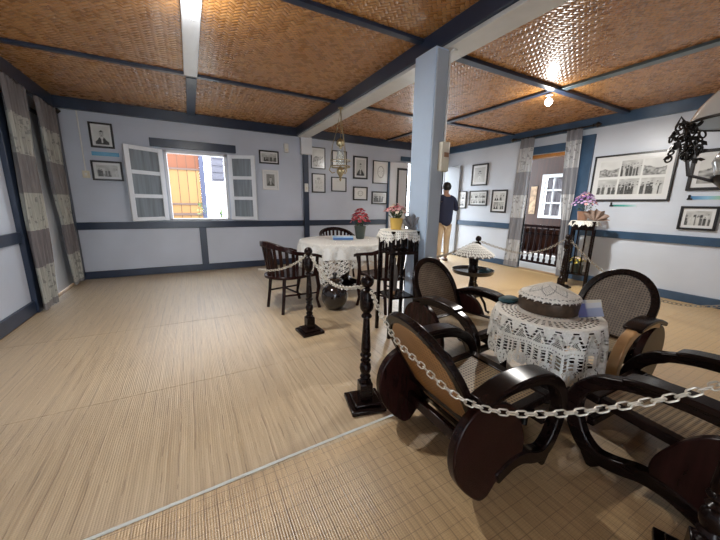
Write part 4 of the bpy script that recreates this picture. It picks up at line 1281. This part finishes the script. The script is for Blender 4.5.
paper('grey pleated wrapping paper fan standing beside the yellow flower pot', (SX+.11, SY-.075, 1.062), R(-40), M['greypaper'], .85)
# paddle hung inside the stand
t = thing('wooden_paddle', 'long dark wooden paddle leaning inside the tall stand, tan tipped', 'paddle', (SX-.05, SY-.01, .411), R(-25)); t.rotation_euler = (R(3), R(2), R(-40))
pd = MB(); pd.prism([(-.02, 0), (.02, 0), (.038, .06), (.04, .20), (.03, .28), (.012, .32), (.012, .38), (-.012, .38), (-.012, .32), (-.03, .28), (-.04, .20), (-.038, .06)], -.009, .009)
pd.build('blade', simple('dark_grey_brown_wood', (.10, .085, .08), .5, var=.3), t, .004)
MB().box(-.024, .024, -.013, .013, .001, .04).build('tip', simple('tan_tip_wood', (.35, .19, .09), .5), t, .004)

RXs, RYs = 5.70, 2.745
make_stand('slender dark wooden stand with lace top beside the right doorway', (RXs, RYs, 0), R(20), .14, 1.085, .22, None, 1.0)
ap = MB().box(-.155, .155, -.155, .155, .94, 1.06)
for s_ in (0,):
    q = ap.build('apron', M['dark_wood'], [o for o in COL.objects if o.name.startswith('plant_stand')][-1], .004)
for ox, oy in ((-.05, .14), (.05, .14), (-.14, .05), (-.14, -.05)):
    MB().box(ox-.011, ox+.011, oy-.011, oy+.011, .22, .94).build('slat', M['dark_wood'], q.parent, .002)
lace_cloth('lace_doily', 'white scalloped lace doily on the stand beside the right doorway', (RXs, RYs, 0), .19, 1.089, lambda a: .08+.018*math.sin(10*a), pat_doily, M['lace'], nth=200, nr=12, flare=.4, folds=10, amp=.02)
t = thing('flower_pot', 'brown pot of violet and lilac flowers on the stand beside the right doorway', 'flower pot', (RXs-.02, RYs+.04, 1.092))
MB().lathe([(.06, 0), (.065, .01), (.085, .15), (.08, .15), (.07, .12)], 24).build('pot', M['terracotta'], t)
bouquet(t, .17, .17, .27, ('purple', 'lilac', 'pink', 'purple', 'lilac'), 70, 9, .027, .85)
paper('brown wrapping paper fan beside the violet flower pot', (RXs+.0, RYs-.135, 1.092), R(-55), M['kraft'], 1.1)
t = thing('flower_pot', 'small dark box of yellow flowers on the lower shelf of the doorway stand', 'flower pot', (RXs-.03, RYs+.0, .222), R(20))
MB().lathe([(.085, 0), (.09, .005), (.10, .14), (.095, .145), (.08, .12)], 4).build('pot', M['greenpot'], t, .004)
bouquet(t, .15, .11, .11, ('yellowpetal', 'cream', 'yellowpetal'), 18, 11, .03, .8)

# ------------------------------------------------------------------ tray table with lace umbrella
UX, UY = 3.07, 2.66
t = thing('tripod_table', 'dark two-tier tripod table with round tray, behind the lounge chair', 'table', (UX, UY, 0))
MB().lathe([(.03, .10), (.045, .14), (.03, .2), (.038, .3), (.028, .40), (.045, .465), (.045, .47)], 18).build('lower_column', M['dark_wood'], t)
MB().lathe([(0, .50), (.26, .50), (.275, .515), (.28, .55), (.27, .55), (.262, .525), (0, .522)], 40, Matrix.Translation((0, 0, -.03)) @ Matrix.Diagonal((.9, .9, 1, 1))).build('tray', M['tray'], t)
MB().lathe([(.055, .492), (.062, .54), (.05, .56), (.055, .6), (.06, .66), (.05, .70), (.065, .715), (0, .715)], 18).build('upper_column', M['dark_wood'], t)
MB().lathe([(0, .715), (.225, .690), (.235, .700), (.14, .76), (.05, .815), (.02, .83), (0, .833)], 36).build('dome_cap', simple('dark_woven_cap', (.10, .085, .07), .7), t)
for k in range(3):
    a = R(40+120*k)
    MB().tube([(.02*math.cos(a), .02*math.sin(a), .2), (.12*math.cos(a), .12*math.sin(a), .22), (.2*math.cos(a), .2*math.sin(a), .12), (.23*math.cos(a), .23*math.sin(a), .03), (.27*math.cos(a), .27*math.sin(a), .02)], [.02, .018, .016, .014, .018], 8).build('leg', M['dark_wood'], t)
dm = MB(); nth, nr = 180, 20
for i in range(nr+1):
    q = i/nr; r = .022+.228*q; z = .845-.135*q**1.25
    for j in range(nth):
        a = 2*PI*j/nth; w = max(0, q-.75)/.25
        dm.v.append((r*math.cos(a)*(1+.02*w*math.sin(18*a)), r*math.sin(a)*(1+.02*w*math.sin(18*a)), z-.02*w*(.5+.5*math.sin(18*a))))
for i in range(nr):
    for j in range(nth):
        if i % 3 == 1 and (j+2*(i//3)) % 5 < 3: continue
        if i % 3 == 0 and i > 0 and (j+i) % 4 == 0: continue
        if i % 3 == 2 and (j+i) % 5 == 4: continue
        a, b_ = i*nth+j, i*nth+(j+1) % nth; dm.f.append((a, b_, b_+nth, a+nth))
o = dm.build('lace_umbrella_cover', M['lace'], None, angle=180); o.location = (UX, UY, 0)
tag(o, 'white lace cover spread like a small umbrella over the tripod table', 'lace cover')
t = thing('folded_napkin', 'dark teal folded napkin lying on the tray of the tripod table', 'napkin', (UX+.11, UY-.09, .494), R(25))
MB().box(-.075, .075, -.055, .055, 0, .022).build('folded_layers', M['teal'], t, .006)
MB().box(-.07, .02, -.05, .05, .022, .032).build('top_flap', M['teal'], t, .004)

# ------------------------------------------------------------------ hanging lamps
HX, HY = 1.95, 4.22
t = thing('hanging_oil_lamp', 'brass hanging oil lamp with clear chimney in front of the picture wall', 'hanging lamp', (HX, HY, 2.60))
MB().lathe([(.04, 0), (.04, -.012), (.012, -.03), (.01, -.05)], 16).build('ceiling_hook', M['brass'], t)
for k in range(3):
    a = R(30+120*k); c_, s_ = math.cos(a), math.sin(a)
    MB().tube([(.006*c_, .006*s_, -.05), (.05*c_, .05*s_, -.28), (.105*c_, .105*s_, -.46), (.135*c_, .135*s_, -.62), (.14*c_, .14*s_, -.78)], .0042, 6).build('chain_strand', M['brass'], t)
MB().lathe([(0, -.40), (.03, -.41), (.055, -.44), (.06, -.47), (.05, -.50), (.02, -.51), (.015, -.54), (0, -.54)], 20).build('smoke_bell', M['brass'], t)
MB().tube([(0, 0, -.05), (0, 0, -.41)], .004, 6).build('centre_rod', M['brass'], t)
MB().lathe([(.045, -.56), (.048, -.62), (.06, -.68), (.062, -.73), (.045, -.78), (.042, -.78), (.058, -.73), (.056, -.68), (.044, -.62), (.041, -.56)], 24, close=False).build('chimney', M['glass'], t)
MB().tube([(.142*math.cos(2*PI*k/40), .142*math.sin(2*PI*k/40), -.78) for k in range(40)], .008, 8, True).build('ring_band', M['brass'], t)
MB().lathe([(.02, -.78), (.035, -.80), (.052, -.83), (.055, -.86), (.04, -.89), (.02, -.92), (.012, -.945), (.02, -.96), (0, -.985)], 24).build('oil_font', M['brass'], t)
for k in range(3):
    a = R(30+120*k); c_, s_ = math.cos(a), math.sin(a)
    MB().tube([(.142*c_, .142*s_, -.78), (.16*c_, .16*s_, -.83), (.12*c_, .12*s_, -.87), (.08*c_, .08*s_, -.86)], .007, 8).build('scroll_arm', M['brass'], t)
MB().tube([(.142*math.cos(2*PI*k/40), .142*math.sin(2*PI*k/40), -.70) for k in range(40)], .005, 6, True).build('upper_ring', M['brass'], t)

LX_, LY_, LZ_ = 1.99, .39, 1.665
t = thing('hanging_oil_lamp', 'large hanging lamp with white opal glass shade and iron filigree at right edge', 'hanging lamp', (LX_, LY_, LZ_))
sh = MB(); sh.lathe([(.205, -.012), (.212, -.004), (.205, .012), (.19, .05), (.155, .10), (.10, .155), (.06, .185), (.055, .20), (.045, .20), (.05, .18), (.09, .15), (.145, .095), (.18, .045), (.195, .01)], 48, close=False)
sh.build('shade', M['opal'], t)
MB().tube([(.214*math.cos(2*PI*k/48), .214*math.sin(2*PI*k/48), -.012) for k in range(48)], .006, 6, True).build('shade_band', M['iron'], t)
MB().lathe([(.02, -.30), (.05, -.28), (.10, -.22), (.115, -.17), (.10, -.13), (.05, -.10), (.03, -.085), (.03, -.07)], 30).build('oil_font', M['opal'], t)
MB().lathe([(.028, -.085), (.035, -.06), (.022, -.03), (.028, .10), (.022, .2), (.02, .26)], 20, close=False).build('chimney', M['glass'], t)
MB().lathe([(.0, -.33), (.04, -.32), (.06, -.29), (.105, -.245), (.11, -.225), (.06, -.27), (.0, -.29)], 24).build('font_holder', M['iron'], t)
def filigree(c, s_, seed):
    r_ = random.Random(seed); mb = MB()
    for k in range(60):
        p = Vector((r_.gauss(0, .4), r_.gauss(0, .4), r_.gauss(0, .7)))
        if p.length > 1.1: p = p.normalized()*1.1
        p = p*s_; rad = s_*r_.uniform(.12, .22)
        a, b_ = r_.uniform(0, PI), r_.uniform(-.5, .5)
        T = Tr(c[0]+p.x, c[1]+p.y, c[2]+p.z, a, b_, 0) @ Matrix.Rotation(R(90), 4, 'X')
        mb.tube([(rad*math.cos(2*PI*q/12), rad*math.sin(2*PI*q/12), 0) for q in range(12)], .0036, 5, True, T)
    for k in range(14):
        a = r_.uniform(0, 2*PI); z = r_.uniform(-1, 1)*s_
        T = Tr(c[0]+s_*.5*math.cos(a), c[1]+s_*.5*math.sin(a), c[2]+z, a, r_.uniform(-.8, .8), r_.uniform(-1, 1))
        q = s_*.3
        mb.add([(0, -.002, 0), (q, 0, q*.5), (q*1.7, 0, 0), (q, 0, -q*.5)], [(0, 1, 2, 3)], T)
    return mb
for k, (a, nm) in enumerate(((118, 'filigree'), (238, 'filigree'), (358, 'filigree'))):
    a = R(a); c_, s_ = math.cos(a), math.sin(a)
    f = filigree((.205*c_, .205*s_, -.085), .072, 20+k)
    f.tube([(.215*c_, .215*s_, -.015), (.24*c_, .24*s_, .02), (.25*c_, .25*s_, -.02)], .005, 6)
    f.tube([(.205*c_, .205*s_, -.10), (.17*c_, .18*s_, -.22), (.09*c_, .09*s_, -.25)], .007, 6)
    f.build('filigree_bracket', M['iron'], t)
    MB().tube([(.055*c_, .055*s_, .19), (.05*c_, .05*s_, .4), (.02*c_, .02*s_, .85)], .004, 6).build('chain_strand', M['iron'], t)
MB().lathe([(.03, .84), (.04, .86), (.02, .9), (.01, 1.02), (.05, 1.09), (.05, 1.104)], 16).build('ceiling_hook', M['brass'], t)

# ------------------------------------------------------------------ person
def skin_body(name, joints, edges, mat, parent=None, sub=2, root=0):
    me = bpy.data.meshes.new(name); me.from_pydata([j[0] for j in joints], edges, []); me.update()
    o = bpy.data.objects.new(name, me); COL.objects.link(o)
    if parent: o.parent = parent
    me.materials.append(mat)
    o.modifiers.new('skin', 'SKIN').use_smooth_shade = True
    for i, j in enumerate(joints):
        sv = me.skin_vertices[0].data[i]; r = j[1]
        sv.radius = r if isinstance(r, tuple) else (r, r); sv.use_root = (i == root)
    s_ = o.modifiers.new('sub', 'SUBSURF'); s_.levels = sub; s_.render_levels = sub
    return o
PX_, PY_ = 5.17, 5.43
pr_ = thing('person', 'person seen from behind in navy jacket and khaki trousers, standing by the back doorway', 'person', (PX_, PY_, 0), R(-14))
pr_.scale = (1.04, 1.04, 1.035)
J = [((0, 0, .93), (.14, .10)), ((0, 0, 1.10), (.13, .09)), ((0, -.01, 1.30), (.16, .10)), ((0, -.01, 1.42), (.11, .08)), ((0, .0, 1.50), (.052, .052)), ((0, .015, 1.55), (.06, .07)), ((0, .025, 1.63), (.078, .095)), ((0, .02, 1.70), (.058, .073)),
     ((-.17, -.01, 1.40), .055), ((-.225, -.03, 1.13), .042), ((-.20, .06, .92), .030),
     ((.17, -.01, 1.40), .055), ((.27, -.01, 1.16), .042), ((.17, .2, 1.30), .030),
     ((-.09, 0, .86), .085), ((-.095, .01, .48), .055), ((-.10, -.02, .09), .036), ((-.10, .10, .035), (.035, .028)),
     ((.09, 0, .86), .085), ((.095, .02, .48), .055), ((.10, .0, .09), .036), ((.105, .12, .035), (.035, .028)),
     ((-.19, .10, .84), (.022, .034)), ((.13, .27, 1.36), (.022, .034))]
E_ = [(0, 1), (1, 2), (2, 3), (3, 4), (4, 5), (5, 6), (6, 7), (3, 8), (8, 9), (9, 10), (3, 11), (11, 12), (12, 13), (0, 14), (14, 15), (15, 16), (16, 17), (0, 18), (18, 19), (19, 20), (20, 21), (10, 22), (13, 23)]
base = len(J)
for hx, hy, hz, d in ((-.19, .10, .84, (0, .25, -1)), (.13, .27, 1.36, (-.3, .3, 1))):
    hi = 22 if hx < 0 else 23; dv = Vector(d).normalized()
    for k in range(5):
        off = (k-2)*.014
        L_ = (.05, .07, .078, .07, .055)[k] if k else .045
        p0 = (hx+(off if hx > 0 else off*.4), hy+(off if hx < 0 else 0), hz)
        p1 = (p0[0]+dv.x*L_*.55+(off*.5 if k == 0 else 0), p0[1]+dv.y*L_*.55+(off*.8 if k == 0 else 0), p0[2]+dv.z*L_*.55)
        p2 = (p0[0]+dv.x*L_, p0[1]+dv.y*L_+.012, p0[2]+dv.z*L_)
        J += [(p1, .0085), (p2, .007)]
        E_ += [(hi, base), (base, base+1)]; base += 2
skin_body('body', J, E_, M['skin'], pr_)
fc = MB()
for s_ in (-1, 1): fc.sphere((.085*s_, .02, 1.64), .026, 8, 6, None, (.4, .7, 1.2))
fc.build('ears', M['skin'], pr_)
fc = MB(); fc.sphere((0, .118, 1.635), .018, 8, 6, None, (.8, 1, 1.3)); fc.build('nose', M['skin'], pr_)
hr = MB(); hr.sphere((0, .005, 1.655), .103, 20, 12, None, (.92, 1.12, 1.02))
hr.v = [(x, y, z) if not (y > .05 and z < 1.67) else (x, .05, z) for x, y, z in hr.v]
hr.v = [(x, y, max(z, 1.575+.12*max(0, y/.1))) for x, y, z in hr.v]
hr.build('hair', M['hair'], pr_, angle=180)
skin_body('jacket', [((0, 0, .76), (.19, .14)), ((0, 0, 1.02), (.185, .135)), ((0, -.01, 1.28), (.21, .14)), ((0, -.005, 1.43), (.13, .09)), ((0, .0, 1.50), (.072, .07)),
    ((-.185, -.01, 1.39), .072), ((-.235, -.03, 1.13), .058), ((-.205, .055, .94), .044), ((.185, -.01, 1.39), .072), ((.285, -.01, 1.15), .058), ((.185, .17, 1.28), .044)],
    [(0, 1), (1, 2), (2, 3), (3, 4), (3, 5), (5, 6), (6, 7), (3, 8), (8, 9), (9, 10)], M['navy'], pr_)
skin_body('trousers', [((0, 0, .90), (.15, .11)), ((-.092, 0, .80), .098), ((-.097, .01, .48), .074), ((-.10, -.015, .10), .060), ((.092, 0, .80), .098), ((.097, .02, .48), .074), ((.10, .005, .10), .060)],
    [(0, 1), (1, 2), (2, 3), (0, 4), (4, 5), (5, 6)], M['khaki'], pr_)
for s_, y in ((-1, .03), (1, .05)):
    sh = MB(); sh.sphere((.102*s_, y, .03), .05, 14, 8, None, (.95, 2.6, .9)); sh.v = [(x, yy, max(0., z)) for x, yy, z in sh.v]
    sh.build('shoe', M['shoe'], pr_)

# ------------------------------------------------------------------ light
w = bpy.data.worlds.new('world'); S.world = w; w.use_nodes = True
bg = w.node_tree.nodes['Background']
bg.inputs[0].default_value = (.86, .93, 1.0, 1); bg.inputs[1].default_value = WORLD
S.view_settings.view_transform = 'Standard'
S.view_settings.look = 'None'
S.view_settings.exposure = EXPO
